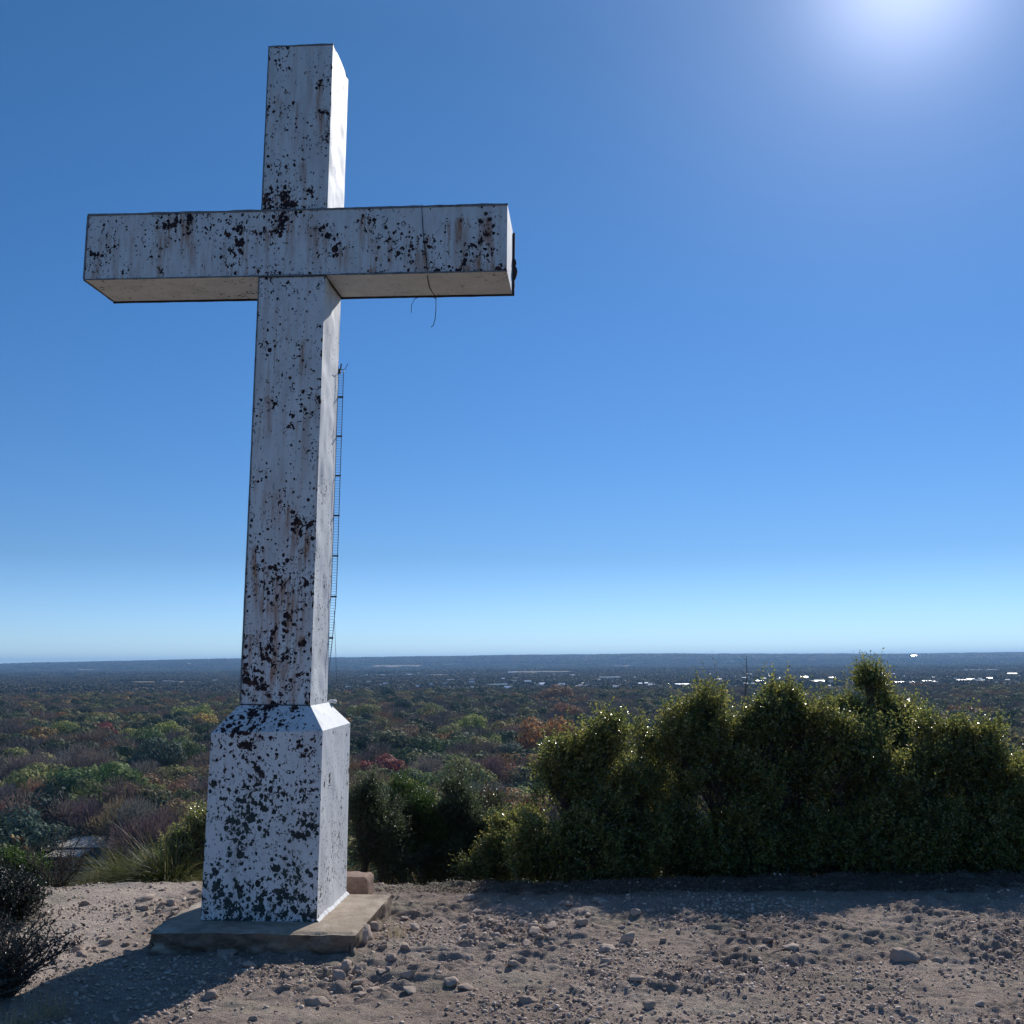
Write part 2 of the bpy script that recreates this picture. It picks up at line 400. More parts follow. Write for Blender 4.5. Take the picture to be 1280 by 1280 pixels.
M['w_green'] = crownmat('wood_green', [(0, (.026, .034, .018)), (.4, (.050, .052, .025)), (.65, (.085, .08, .034)), (.85, (.10, .082, .03)), (1, (.13, .06, .025))])
M['w_dark'] = crownmat('wood_dark', [(0, (.014, .022, .012)), (.5, (.022, .032, .016)), (1, (.036, .046, .02))])
M['w_bare'] = crownmat('wood_bare', [(0, (.05, .043, .040)), (.4, (.072, .058, .048)), (.75, (.095, .07, .05)), (1, (.12, .065, .035))], .1)
M['w_far'] = crownmat('wood_far', [(0, (.014, .018, .013)), (.4, (.032, .031, .026)), (.8, (.05, .045, .032)), (1, (.075, .052, .032))], .1)
M['roofw'] = plain('pale_metal_roof', (.82, .82, .80), .3, .08, .5, .8, metal=.45, bump=0)
M['roofg'] = plain('grey_roof', (.45, .44, .43), .45, .15, .5, .6, metal=.2, bump=0)
M['roofd'] = plain('dark_roof', (.09, .085, .085), .8, .15, .5)
M['wall'] = plain('pale_wall', (.70, .66, .60), .8, .12, .5)
M['wallg'] = plain('grey_wall', (.24, .24, .25), .8, .12, .5)
M['pane'] = plain('dark_window', (.03, .035, .04), .15, .1, .5, .6)
M['sheet'] = plain('weathered_sheet_roof', (.50, .46, .40), .8, .2, .6)
M['field'] = plain('dry_field', (.19, .135, .08), .95, .2, .01)
M['road'] = plain('pale_road', (.6, .58, .55), .8, .05, .01)

# ------------------------------------------------------------------ land
def sheet(xs, ys, zf, name, mat, smooth=True):
    X, Y = np.meshgrid(xs, ys); Z = zf(X, Y)
    V = np.stack([X, Y, Z], -1).reshape(-1, 3); nx, ny = len(xs), len(ys)
    i = np.arange(nx - 1)[None, :] + np.arange(ny - 1)[:, None] * nx
    F = np.stack([i, i + 1, i + nx + 1, i + nx], -1).reshape(-1, 4)
    o = obj(mesh(name, V, F, mat, smooth)); return o
u = np.linspace(-1, 1, 281); xs = np.sinh(u * 8.2) / np.sinh(8.2) * 17000
vv = np.linspace(0, 1, 420); ys = 5.2 + np.sinh(vv * 8.6) / np.sinh(8.6) * 21000
ys = np.concatenate([-np.sinh(np.linspace(1, .02, 60) * 7) / np.sinh(7) * 4000 + 5.0, ys])
NX0, NX1, NY0, NY1 = -6.6, 6.6, 2.0, 10.8
def Hc(x, y):
    z = H(x, y)
    inn = (x > NX0 + .35) & (x < NX1 - .35) & (y > NY0 + .35) & (y < NY1 - .35)
    return np.where(inn, z - .25, z)
tag(sheet(xs, ys, Hc, 'ground', M['land']), 'wooded valley floor and hills below the overlook', kind='structure')
def Hn(x, y):
    z = H(x, y) + disp(x, y)
    e = np.minimum(np.minimum(x - NX0, NX1 - x), np.minimum(y - NY0, NY1 - y))
    return z - .3 * np.clip(1 - e / .25, 0, 1)
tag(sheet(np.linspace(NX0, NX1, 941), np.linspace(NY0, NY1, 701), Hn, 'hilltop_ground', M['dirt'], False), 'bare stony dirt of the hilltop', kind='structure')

FIELDS = []
def in_fields(x, y):
    m = np.zeros(len(x), bool)
    for (x0, x1, y0, y1) in FIELDS: m |= (x > x0) & (x < x1) & (y > y0) & (y < y1)
    return m
for (a, b, py, hpx) in [(0, 62, 845.5, 1.6), (80, 122, 837, 1.2), (145, 185, 843.5, 1.5), (150, 260, 852, 1.4), (462, 524, 832.5, 1.8), (448, 556, 844, 1.4), (575, 690, 836, 1.2), (636, 722, 840, 2.6),
                       (0, 34, 868, 1.6), (1120, 1165, 834, 1.4), (930, 985, 835, 1.0), (1040, 1110, 834.5, 1.2), (770, 800, 832, 1.2)]:
    p0 = hit(a, py + hpx * .5, 3); p1 = hit(b, py + hpx * .5, 3); q = hit((a + b) / 2, py - hpx * .5, 3)
    x0, x1 = p0[0], p1[0]; y0 = min(p0[1], p1[1]); y1 = max(q[1], y0 + 120)
    n = 24
    gx = np.linspace(x0, x1, n); gy = np.linspace(y0, y1, 10)
    X, Y = np.meshgrid(gx, gy)
    X = X + (fbm(Y / 300, Y * 0 + a, 3, 2)) * (x1 - x0) * .15; 
    Y = Y + fbm(X / 500, X * 0 + a, 9, 3) * (y1 - y0) * .5
    V = np.stack([X, Y, H(X, Y) + 2.0], -1).reshape(-1, 3)
    i = np.arange(n - 1)[None, :] + np.arange(9)[:, None] * n
    F = np.stack([i, i + 1, i + n + 1, i + n], -1).reshape(-1, 4)
    tag(obj(mesh('field', V, F, M['field'])), 'tan dry field in the distance', kind='structure')
    FIELDS.append((x0 - 20, x1 + 20, y0 - 180, y1 + 30))
# pale road climbing the far ridge
pts = [hit(px, py, 2) for px, py in ((806, 835.5), (809, 833.5), (808, 831), (806, 829.5), (809, 828))]
pts = np.array(pts); V = []
for k, p in enumerate(pts):
    for s_ in (-9, 9): V.append((p[0] + s_, p[1], float(H(p[0] + s_, p[1])) + 3))
tag(obj(mesh('road', V, [(2 * k, 2 * k + 1, 2 * k + 3, 2 * k + 2) for k in range(len(pts) - 1)], M['road'])), 'pale road winding up the far ridge', kind='structure')

# ------------------------------------------------------------------ the cross
CX, CY, PSI, TILT, TLY = -1.4883, 6.6935, -0.0787, 0.0178, 0.0073
CB = 0.119
cross = empty('cross', (CX, CY, CB))
Rz = Matrix.Rotation(PSI, 3, 'Z')
Rl = Matrix(((1, 0, TILT), (0, 1, -TLY), (-TILT, TLY, 1)))
Rr = (Rz @ Rl).to_quaternion(); cross.rotation_mode = 'XYZ'; cross.rotation_euler = Rr.to_euler()
tag(cross, 'tall white painted cross with peeling rusty patches on a concrete slab', 'cross')
Rm = np.array(Rr.to_matrix()); C0 = np.array([CX, CY, CB])
def local(px, py, ly):
    """pixel -> cross-local x,z on the local plane y = ly"""
    d = ray(px, py); o = np.array([0, 0, EYE])
    ol = Rm.T @ (o - C0); dl = Rm.T @ d; t_ = (ly - ol[1]) / dl[1]
    p = ol + dl * t_; return p[0], p[2]
z_ = lambda v: v + 1.501
ZT, ZB2, ZB1, ZS, ZP = z_(4.1581), z_(2.9831), z_(2.5325), z_(-.2528), z_(-.405)
hot = [(118, 320, 7, 1.0), (115, 285, 5, .5), (203, 280, 10, .8), (215, 274, 14, .7), (235, 274, 10, .9), (300, 300, 12, 1.0), (296, 318, 9, 1), (303, 290, 12, .8), (347, 286, 11, 1.1), (330, 290, 7, .6),
       (350, 250, 16, .9), (335, 247, 8, .8), (365, 262, 14, .6), (398, 106, 7, .9), (381, 92, 5, .6), (403, 141, 8, .8), (350, 122, 4, .8), (370, 132, 5, .5), (388, 240, 7, .8), (380, 205, 6, .5),
       (292, 335, 8, .8), (323, 336, 5, .9), (155, 340, 8, .6), (200, 335, 5, .6), (408, 292, 8, .8), (425, 310, 12, .65), (455, 277, 8, .8), (480, 300, 30, .35), (520, 320, 35, .3), (560, 282, 7, 1), (576, 277, 8, 1), (605, 275, 12, .9), (612, 290, 12, .9), (608, 310, 10, .6),
       (600, 325, 20, .5), (628, 335, 8, 1.0), (580, 337, 12, .9), (545, 338, 10, .7), (465, 340, 9, .6), (530, 300, 8, .6), (395, 285, 12, .5), (250, 305, 40, .22), (150, 300, 30, .2),
       (346, 426, 6, .8), (378, 430, 5, .8), (340, 450, 5, .5), (395, 410, 5, .6), (335, 500, 10, .5), (392, 494, 5, .6), (375, 520, 14, .45), (327, 540, 12, .4), (395, 560, 12, .45), (325, 590, 14, .4), (345, 620, 14, .35),
       (362, 640, 7, .7), (375, 655, 11, .95), (384, 660, 9, 1), (384, 672, 8, .6), (322, 685, 8, .95), (320, 700, 8, .8), (355, 725, 13, 1.15), (372, 735, 10, .9), (335, 712, 12, .6), (390, 722, 5, .8), (330, 730, 8, .6),
       (350, 750, 9, .6), (333, 760, 7, .6), (360, 775, 12, .55), (372, 760, 7, .7), (340, 790, 9, .85), (338, 812, 10, .9), (375, 800, 12, .5), (315, 800, 10, .6), (315, 850, 12, .9), (322, 860, 10, .8), (373, 848, 8, .7), (355, 830, 16, .45), (385, 878, 8, .9), (345, 878, 24, .5)]
hotp = [(325, 888, 14, 1.1), (312, 905, 22, 1.25), (318, 895, 16, 1.2), (345, 902, 13, .85), (360, 893, 14, .8), (275, 915, 14, .8), (290, 900, 16, .8), (378, 935, 12, 1.15), (384, 948, 10, 1.1), (398, 925, 10, .7), (305, 925, 10, .7),
        (380, 985, 14, .85), (390, 1000, 10, .8), (370, 975, 18, .55), (317, 984, 8, .6), (268, 935, 8, .8), (268, 950, 6, .8), (268, 975, 10, .5), (265, 1010, 22, .6), (296, 1010, 12, .95), (322, 1012, 14, .8), (285, 1035, 12, 1.0), (318, 1045, 10, .9),
        (300, 1055, 14, .85), (345, 1040, 14, .45), (376, 1040, 14, .75), (392, 1030, 10, .8), (343, 1083, 12, 1.1), (370, 1092, 10, 1.0), (385, 1085, 10, .8), (290, 1075, 12, .7), (272, 1105, 12, .9), (262, 1130, 14, .9), (300, 1125, 20, .7), (330, 1110, 14, .7),
        (355, 1125, 16, .8), (320, 1143, 40, .85), (280, 1145, 25, .95), (385, 1140, 14, .9), (360, 1143, 20, .85), (338, 985, 30, .45), (350, 1010, 30, .4), (300, 960, 30, .2), (330, 940, 30, .2)]
def field_at(x, z, pts, ly):
    v = np.zeros(len(x)); st = np.zeros(len(x))
    for px, py, r, a in pts:
        hx, hz = local(px, py, ly); rr = r * .0047
        d2 = ((x - hx) ** 2 + (z - hz) ** 2) / (rr * rr)
        v += a * np.exp(-d2 * .8)
        dz = hz - z; st += a * np.exp(-((x - hx) / (rr * .9)) ** 2) * np.clip(1 - dz / .34, 0, 1) * (dz > -.02)
    return v, st
def facegrid(c00, c10, c11, c01, step):
    c = [np.array(k, float) for k in (c00, c10, c11, c01)]
    nu = max(1, int(max(np.linalg.norm(c[1] - c[0]), np.linalg.norm(c[2] - c[3])) / step)); nv = max(1, int(np.linalg.norm(c[3] - c[0]) / step))
    U, Vv = np.meshgrid(np.linspace(0, 1, nu + 1), np.linspace(0, 1, nv + 1))
    P = (c[0] * ((1 - U) * (1 - Vv))[..., None] + c[1] * (U * (1 - Vv))[..., None] + c[2] * (U * Vv)[..., None] + c[3] * ((1 - U) * Vv)[..., None]).reshape(-1, 3)
    i = np.arange(nu)[None, :] + np.arange(nv)[:, None] * (nu + 1)
    return P, np.stack([i, i + 1, i + nu + 2, i + nu + 1], -1).reshape(-1, 4)
def painted(name, faces, base, spots, step=.03, teal=None, dent=None, runs=1.2):
    """faces: list of (4 corners, base peel, use_hot)"""
    Vs, Fs, P, S, T = [], [], [], [], []; n = 0
    for (cs, bp, usehot) in faces:
        V, F = facegrid(*cs, step)
        x, z = V[:, 0], V[:, 2]
        p = np.full(len(V), bp) + .22 * (vn(V[:, 0] * 6 + V[:, 1] * 6, z * 5, 71) - .5) * 2 * (bp > .02)
        s_ = np.zeros(len(V))
        if usehot:
            a, st = field_at(x, z, spots, cs[0][1]); p = np.clip(p, 0, 1) + (1 - np.exp(-a * 1.2)) * (.76 if runs > .5 else .54); s_ = np.clip(st * runs + .22 * min(runs, 1), 0, 1.0)
            ez = np.minimum(z - z.min(), z.max() - z); exx = np.minimum(x - x.min(), x.max() - x)
            p = p + .34 * np.exp(-np.minimum(ez, exx) / .016) * vn(x * 4, z * 4, 19)
        if dent is not None:
            nrm = np.cross(np.array(cs[1]) - cs[0], np.array(cs[3]) - cs[0]); nrm = nrm / np.linalg.norm(nrm)
            if nrm[0] > .7:
                e = np.minimum(np.minimum(V[:, 1] - V[:, 1].min(), V[:, 1].max() - V[:, 1]) / .05, 1)
                V = V + nrm * (dent * fbm(V[:, 1] * 5, z * 4, 77, 4) * np.clip(e, 0, 1))[:, None]
        Vs.append(V); Fs.append(F + n); n += len(V); P.append(np.clip(p, 0, 1.15)); S.append(s_)
        T.append(np.zeros(len(V)) if teal is None else teal(V))
    return mesh(name, np.concatenate(Vs), np.concatenate(Fs), M['paint'], False, va={'peel': np.concatenate(P), 'stain': np.concatenate(S), 'teal': np.concatenate(T)})
def frustum(wb, db, wt, dt, z0, z1, pf, pr, pl, pb, top=None, bottom=None):
    a = [(-wb / 2, -db / 2, z0), (wb / 2, -db / 2, z0), (wb / 2, db / 2, z0), (-wb / 2, db / 2, z0)]
    b = [(-wt / 2, -dt / 2, z1), (wt / 2, -dt / 2, z1), (wt / 2, dt / 2, z1), (-wt / 2, dt / 2, z1)]
    f = [((a[0], a[1], b[1], b[0]), pf, True), ((a[1], a[2], b[2], b[1]), pr, False), ((a[2], a[3], b[3], b[2]), pb, False), ((a[3], a[0], b[0], b[3]), pl, False)]
    if top is not None: f.append(((b[0], b[1], b[2], b[3]), top, False))
    if bottom is not None: f.append(((a[3], a[2], a[1], a[0]), bottom, False))
    return f
shw = lambda z: .4421 + (.4445 - .4421) * (z - ZS) / (ZT - ZS)
shd = lambda z: .4092 + (.4318 - .4092) * (z - ZS) / (ZT - ZS)
zm = z_(.6)
fl = frustum(shw(ZS - .02), shd(ZS - .02), shw(zm), shd(zm), ZS - .02, zm, .44, .34, .4, .4) + frustum(shw(zm), shd(zm), .4445, .4318, zm, ZT, .39, .24, .25, .3, top=.1)
obj(painted('upright', fl, .2, hot, .025, dent=.034), cross)
bl = frustum(.001, .431, .001, .431, 0, 1, 0, 0, 0, 0)
bx0, bx1, bd = -1.4194, 1.4196, .2158
A = lambda x, y, z: (x, y, z)
bar = [((A(bx0, -bd, ZB1), A(bx1, -bd, ZB1), A(bx1, -bd, ZB2), A(bx0, -bd, ZB2)), .31, True),
       ((A(bx1, -bd, ZB1), A(bx1, bd, ZB1), A(bx1, bd, ZB2), A(bx1, -bd, ZB2)), .15, False),
       ((A(bx1, bd, ZB1), A(bx0, bd, ZB1), A(bx0, bd, ZB2), A(bx1, bd, ZB2)), .3, False),
       ((A(bx0, bd, ZB1), A(bx0, -bd, ZB1), A(bx0, -bd, ZB2), A(bx0, bd, ZB2)), .3, False),
       ((A(bx0, -bd, ZB2), A(bx1, -bd, ZB2), A(bx1, bd, ZB2), A(bx0, bd, ZB2)), .2, False),
       ((A(bx0, bd, ZB1), A(bx1, bd, ZB1), A(bx1, -bd, ZB1), A(bx0, -bd, ZB1)), .30, False)]
obj(painted('crossbar', bar, .2, hot, .025), cross)
def tealf(V):
    return sm((ZP - .10 - V[:, 2]) / .35) * (.35 + .65 * vn(V[:, 0] * 5, V[:, 2] * 4, 91))
pe = frustum(.7025, .7244, .6904, .7013, .0, ZP, .41, .40, .4, .4)
ch = frustum(.6904, .7013, .452, .42, ZP, ZS, .38, .10, .4, .2, top=.1)
# sheet metal eaves are a little out of level
def lvl(f):
    return [(tuple((x, y, z + (.012 * (x / .345) if abs(z - ZP) < 1e-6 else 0)) for x, y, z in cs), b, u_) for cs, b, u_ in f]
obj(painted('pedestal', lvl(pe + ch), .4, hotp, .02, teal=tealf, dent=.014, runs=.15), cross)
mb = MB()
e = .004
def strip(*b):
    b = np.array(b, float).reshape(3, 2); ax = int(np.argmax(b[:, 1] - b[:, 0])); n_ = int((b[ax, 1] - b[ax, 0]) / .03) + 2
    o1, o2 = [k for k in range(3) if k != ax]; V = []; ts = np.linspace(b[ax, 0], b[ax, 1], n_); w1 = rng.uniform(0, 50)
    for t_ in ts:
        j = float(fbm(np.array([t_ * 11 + w1]), np.array([0.]), 7, 3)[0]) * .009; j2 = float(fbm(np.array([t_ * 17 + w1]), np.array([3.]), 8, 3)[0]) * .006
        for (a_, c_) in ((0, 0), (1, 0), (1, 1), (0, 1)):
            v = [0, 0, 0]; v[ax] = t_; v[o1] = b[o1, a_] + j2 * (1 if a_ else 0); v[o2] = b[o2, c_] + j * (1 if c_ else -.6); V.append(v)
    F = [(4 * i + q, 4 * i + (q + 1) % 4, 4 * i + 4 + (q + 1) % 4, 4 * i + 4 + q) for i in range(n_ - 1) for q in range(4)] + [(3, 2, 1, 0), (4 * n_ - 4, 4 * n_ - 3, 4 * n_ - 2, 4 * n_ - 1)]
    mb.add(V, F)
strip(bx0 - e, bx1 + e, -bd - .005, -bd + .004, ZB2 - .006, ZB2 + .008)      # bar front top lip
strip(bx0 - e, bx1 + e, -bd - .004, -bd + .002, ZB1 - .006, ZB1 + .003)
strip(bx0 - .006, bx0 + .003, -bd - .006, -bd + .003, ZB1 + .003, ZB2 - .006)
strip(bx0 - .006, bx0 + .003, -bd + .004, bd - .01, ZB1 - .007, ZB1 + .004)
strip(-.2265, -.2195, -.2175, -.207, ZB2 + .01, ZT + .006)
strip(-.219, .2255, -.2195, -.212, ZT - .003, ZT + .006)
strip(-.2255, -.2185, -.2155, -.2045, ZS + .02, ZB1 - .008)
obj(mb.mesh('edge_trim', M['trimgrey']), cross)
mb = MB()
for bx_s in ((-.222, .222, -bd - .0035, -bd + .001, ZB1 - .012, ZB1 - .0065), (.2225, .2275, -.210, .2165, ZB1 - .014, ZB1 - .002), (-.2275, -.2225, -.210, .2165, ZB1 - .012, ZB1 - .002), (-.225, .225, -.2105, -.2045, ZS - .004, ZS + .006)):
    mb = MB(); mb.box(*bx_s); obj(mb.mesh('dark_seam', M['trim']), cross)
# rusted rear flange of the crossbar with torn lumps at the end
mb = MB()
xs_ = np.linspace(bx0 - .006, bx1 + .016, 60)
lo = ZB1 - .012 + .005 * fbm(xs_ * 9, xs_ * 0, 5, 3); hi = np.full(60, ZB2 - .01)
V = []; 
for y in (bd + .001, bd + .012):
    for x, a, b in zip(xs_, lo, hi): V += [(x, y, a), (x, y, b)]
n = 60
F = [(2 * i, 2 * i + 2, 2 * i + 3, 2 * i + 1) for i in range(n - 1)] + [(2 * n + 2 * i + 1, 2 * n + 2 * i + 3, 2 * n + 2 * i + 2, 2 * n + 2 * i) for i in range(n - 1)]
F += [(2 * i + 1, 2 * i + 3, 2 * n + 2 * i + 3, 2 * n + 2 * i + 1) for i in range(n - 1)] + [(2 * i + 2, 2 * i, 2 * n + 2 * i, 2 * n + 2 * i + 2) for i in range(n - 1)]
F += [(2 * n - 2, 2 * n - 1, 4 * n - 1, 4 * n - 2), (1, 0, 2 * n, 2 * n + 1)]
mb.add(V, F)
zz = np.linspace(ZB1 + .0, ZB1 + .26, 14)
bul = np.array([.010, .012, .014, .016, .015, .014, .024, .030, .034, .030, .018, .026, .022, .008])
V = []
for z, b in zip(zz, bul): V += [(bx1 + .002, bd - .012, z), (bx1 + .002 + b, bd - .008, z), (bx1 + .002 + b, bd + .016, z), (bx1 + .002, bd + .016, z)]
F = [(4 * i + j, 4 * i + (j + 1) % 4, 4 * i + 4 + (j + 1) % 4, 4 * i + 4 + j) for i in range(13) for j in range(4)] + [(3, 2, 1, 0), (52, 53, 54, 55)]
mb.add(V, F)
obj(mb.mesh('rear_flange', M['trim']), cross)
# mortar skirt at the foot
mb = MB()
for (x0, y0, x1, y1, nx_, ny_) in ((.352, -.365, .352, .366, 1, 0), (-.352, .366, .352, .366, 0, 1)):
    k = 24; V = []; F = []
    for i in range(k + 1):
        t_ = i / k; x = x0 + (x1 - x0) * t_; y = y0 + (y1 - y0) * t_; wv = (.022 if nx_ else .012) * (.7 + .6 * random.random())
        V += [(x - nx_ * .02, y - ny_ * .02, -.01), (x + nx_ * wv, y + ny_ * wv, -.01), (x + nx_ * wv * .8, y + ny_ * wv * .8, .006), (x - nx_ * .004, y - ny_ * .004, .022 + .01 * random.random())]
    for i in range(k): F += [(4 * i + j, 4 * i + j + 1, 4 * i + 5 + j, 4 * i + 4 + j) for j in range(3)]
    mb.add(V, F)
obj(mb.mesh('mortar_skirt', M['mortar']), cross)
mb = MB(); mb.tube([(.20, .24, ZS - .02), (.235, .25, ZS + .01), (.27, .25, ZS + .004)], .012, 8)
obj(mb.mesh('conduit', M['conduit'], True), cross)

def cross_pt(x, y, z): return Rm @ np.array([x, y, z]) + C0
# wire-lattice strip fixed behind the upright
lad = empty('lattice_strip', cross_pt(.24, .24, ZS))
tag(lad, 'thin dark lattice strip running up behind the right edge of the white cross', 'lattice')
li = lambda p: cross_pt(*p) - cross_pt(.24, .24, ZS)
Z0, Z1 = ZS + .03, z_(2.02)
def lx(z, off):
    b = np.clip((z_(.55) - z) / .8, 0, 1); return .211 + off - .055 * b ** 1.6
zs = np.linspace(Z0, Z1, 60)
for off in (.004, .040):
    mb = MB(); mb.tube([li((lx(z, off), .240, z)) for z in zs], .0026, 6); obj(mb.mesh('rail', M['ladder'], True), lad)
mb = MB()
for z in np.arange(Z0, Z1, .0185): mb.tube([li((lx(z, -.012 if z < z_(1.2) else .004), .240, z)), li((lx(z, .040), .240, z))], .0012, 4)
rr_ = obj(mb.mesh('fine_rungs', M['ladder']), lad)
for z in np.arange(Z0 + .12, Z1, .275):
    mb = MB(); p0, p1 = li((lx(z, -.004), .238, z)), li((lx(z, .045), .238, z)); mb.tube([p0, p1], .006, 6); obj(mb.mesh('crosspiece', M['wire']), lad)
mb = MB(); p = (lx(Z1, 0), .24, Z1)
mb.tube([li((p[0] + .0, .24, Z1 - .03)), li((p[0] + .018, .24, Z1)), li((p[0] + .022, .24, Z1 + .04))], .005, 6)
mb.tube([li((p[0] + .01, .24, Z1 - .005)), li((p[0] + .05, .24, Z1 + .0)), li((p[0] + .068, .24, Z1 + .04))], .0022, 5)
mb.box(*[float(v) for v in (li((p[0], .23, Z1))[0] - .012, li((p[0], .23, Z1))[0] + .02, li((p[0], .23, Z1))[1] - .01, li((p[0], .23, Z1))[1] + .02, li((p[0], .23, Z1))[2] - .03, li((p[0], .23, Z1))[2] + .0)])
obj(mb.mesh('bracket', M['wire']), lad)

# wire hung over the crossbar
def fr(px, py, ly):
    a, b = local(px, py, ly); return cross_pt(a, ly, b)
W0 = fr(527, 262, -bd - .005)
pts = [cross_pt(*(lambda q: (q[0], bd * .3, ZB2 + .01))(local(527, 262, -bd))), cross_pt(*(lambda q: (q[0], -bd, ZB2 + .014))(local(527, 262, -bd)))]
for px, py in ((528, 275), (529, 292), (531, 310), (533, 325), (534, 338.5)): pts.append(fr(px, py, -bd - .004))
for px, py, ly in ((534.5, 348, -.12), (537, 360, .06), (541, 366, .17), (545, 372, .23), (545, 385, .23), (544, 398, .24), (542, 406, .24), (539, 409, .24)): pts.append(fr(px, py, ly))
mb = MB(); mb.tube(np.array(pts), .0028, 5)
b2 = [fr(px, py, .235) for px, py in ((545, 374), (541, 371), (533, 371), (524, 371), (518, 374), (514.5, 381), (514, 391))]
mb.tube(np.array(b2), .0022, 5)
tag(obj(mb.mesh('hanging_wire', M['wire'], True)), 'loose dark wire draped over the right arm of the cross', 'wire')
mb = MB(); q = [cross_pt(.235, .26, z_(.35)), cross_pt(.25, .27, z_(.1)), cross_pt(.262, .28, z_(-.1)), cross_pt(.23, .27, ZS)]
mb.tube(np.array(q), .0014, 4)
tag(obj(mb.mesh('guy_wire', M['wire'])), 'hair-thin wire slanting down beside the foot of the lattice strip', 'wire')

# ------------------------------------------------------------------ concrete slab
slab = empty('concrete_slab', (CX, CY, 0), (0, 0, PSI))
tag(slab, 'square weathered concrete slab under the white cross with crumbling edges', 'slab')
S0, S1, T0, T1 = -.572, .652, -.629, .40
V, F, n = [], [], 0
Zt, Zb = .119, -.10
segs = [((S0, T0), (S1, T0)), ((S1, T0), (S1, T1)), ((S1, T1), (S0, T1)), ((S0, T1), (S0, T0))]
Vt, Ft = facegrid((S0, T0, Zt), (S1, T0, Zt), (S1, T1, Zt), (S0, T1, Zt), .02)
Vs, Fs = [Vt], [Ft]; n = len(Vt)
for (a, b) in segs:
    v, f = facegrid((*a, Zb), (*b, Zb), (*b, Zt), (*a, Zt), .02); Vs.append(v); Fs.append(f + n); n += len(v)
V = np.concatenate(Vs); F = np.concatenate(Fs)
cxm, cym = (S0 + S1) / 2, (T0 + T1) / 2
ex = (np.abs(V[:, 0] - cxm) - (S1 - S0) / 2); ey = (np.abs(V[:, 1] - cym) - (T1 - T0) / 2)
edge = np.maximum(ex, ey) > -.021
a_ = V[:, 0] + V[:, 1] * 1.3
ero = np.clip(.25 + fbm(a_ / .12, V[:, 2] / .06, 61, 4) * 2.2, 0, 1)
dn = np.clip((Zt - V[:, 2]) / .12, 0, 1)
pull = np.where(edge, (.004 + .052 * ero ** 1.3 * (.25 + dn * 1.5)), 0)
rnd = .012 * (V[:, 2] > Zt - .004) * edge
V[:, 0] -= np.sign(V[:, 0] - cxm) * pull * (ex > -.021); V[:, 1] -= np.sign(V[:, 1] - cym) * pull * (ey > -.021)
V[:, 2] += np.where(V[:, 2] > Zt - .004, .004 * fbm(V[:, 0] / .1, V[:, 1] / .1, 63, 3) - rnd * (.3 + ero), 0)
# hole where the chip at the right front corner broke away
obj(mesh('slab_top', V, F, M['concrete'], False), slab)
mb = MB()
obj_ = None
# reddish block behind the slab
bp = at(450, 1104, 7.30)
def lump(sx, sy, sz, seed, sub=3, rough=.34, facet=.25):
    r_ = random.Random(seed); V, F = ico(sub)
    V = V / np.max(np.abs(V), axis=1)[:, None] * .62 + V * .38
    for _ in range(7):
        nn = unit(np.array([r_.gauss(0, 1), r_.gauss(0, 1), r_.gauss(0, 1)])); dlim = .55 + r_.random() * .3
        dd = V @ nn; V = V - np.outer(np.maximum(dd - dlim, 0), nn)
    nz = fbm(V[:, 0] * 2.2 + V[:, 2] * 1.7 + seed, V[:, 1] * 2.2 - V[:, 2] * 1.3, seed, 4)
    V = V * (1 + rough * 2 * nz)[:, None]
    return V * np.array([sx, sy, sz]), F
_ico = {}
def ico(sub):
    if sub in _ico: return _ico[sub][0].copy(), _ico[sub][1]
    import bmesh
    bm = bmesh.new(); bmesh.ops.create_icosphere(bm, subdivisions=sub, radius=1)
    V = np.array([v.co[:] for v in bm.verts]); F = np.array([[v.index for v in f.verts] for f in bm.faces]); bm.free()
    _ico[sub] = (V, F); return V.copy(), F
V, F = facegrid((-.13, -.09, 0), (.09, -.09, 0), (.09, -.09, .18), (-.13, -.09, .18), .02)
mb = MB()
def rbox(x0, x1, y0, y1, z0, z1, seed, j=.006, step=.02):
    fs = [((x0, y0, z0), (x1, y0, z0), (x1, y0, z1), (x0, y0, z1)), ((x1, y0, z0), (x1, y1, z0), (x1, y1, z1), (x1, y0, z1)), ((x1, y1, z0), (x0, y1, z0), (x0, y1, z1), (x1, y1, z1)),
          ((x0, y1, z0), (x0, y0, z0), (x0, y0, z1), (x0, y1, z1)), ((x0, y0, z1), (x1, y0, z1), (x1, y1, z1), (x0, y1, z1))]
    Vs, Fs, n = [], [], 0
    for f in fs:
        v, q = facegrid(*f, step); Vs.append(v); Fs.append(q + n); n += len(v)
    V = np.concatenate(Vs); F = np.concatenate(Fs)
    k = ((V[:, 0] < x0 + .001) | (V[:, 0] > x1 - .001)).astype(int) + ((V[:, 1] < y0 + .001) | (V[:, 1] > y1 - .001)) + (V[:, 2] > z1 - .001)
    c = np.array([(x0 + x1) / 2, (y0 + y1) / 2, (z0 + z1) / 2])
    d = V - c; V = V - d * (np.clip(k - 1, 0, 2) * .015)[:, None]
    V = V + d / .1 * (j * fbm((V[:, 0] + V[:, 2]) / .05, (V[:, 1] - V[:, 2]) / .05, seed, 3))[:, None]
    return V, F
V, F = rbox(-.16, .075, -.08, .09, -.06, .190, 5, .014)
V[:, 0] -= np.clip(V[:, 2] - .165, 0, 1) * .8 * (V[:, 0] > .05)
o = obj(mesh('stone_block', V, F, M['brick'])); o.location = (bp[0] - .0, bp[1], 0); o.rotation_euler = (0, 0, -.12)
tag(o, 'reddish squared block standing behind the right side of the slab', 'block')

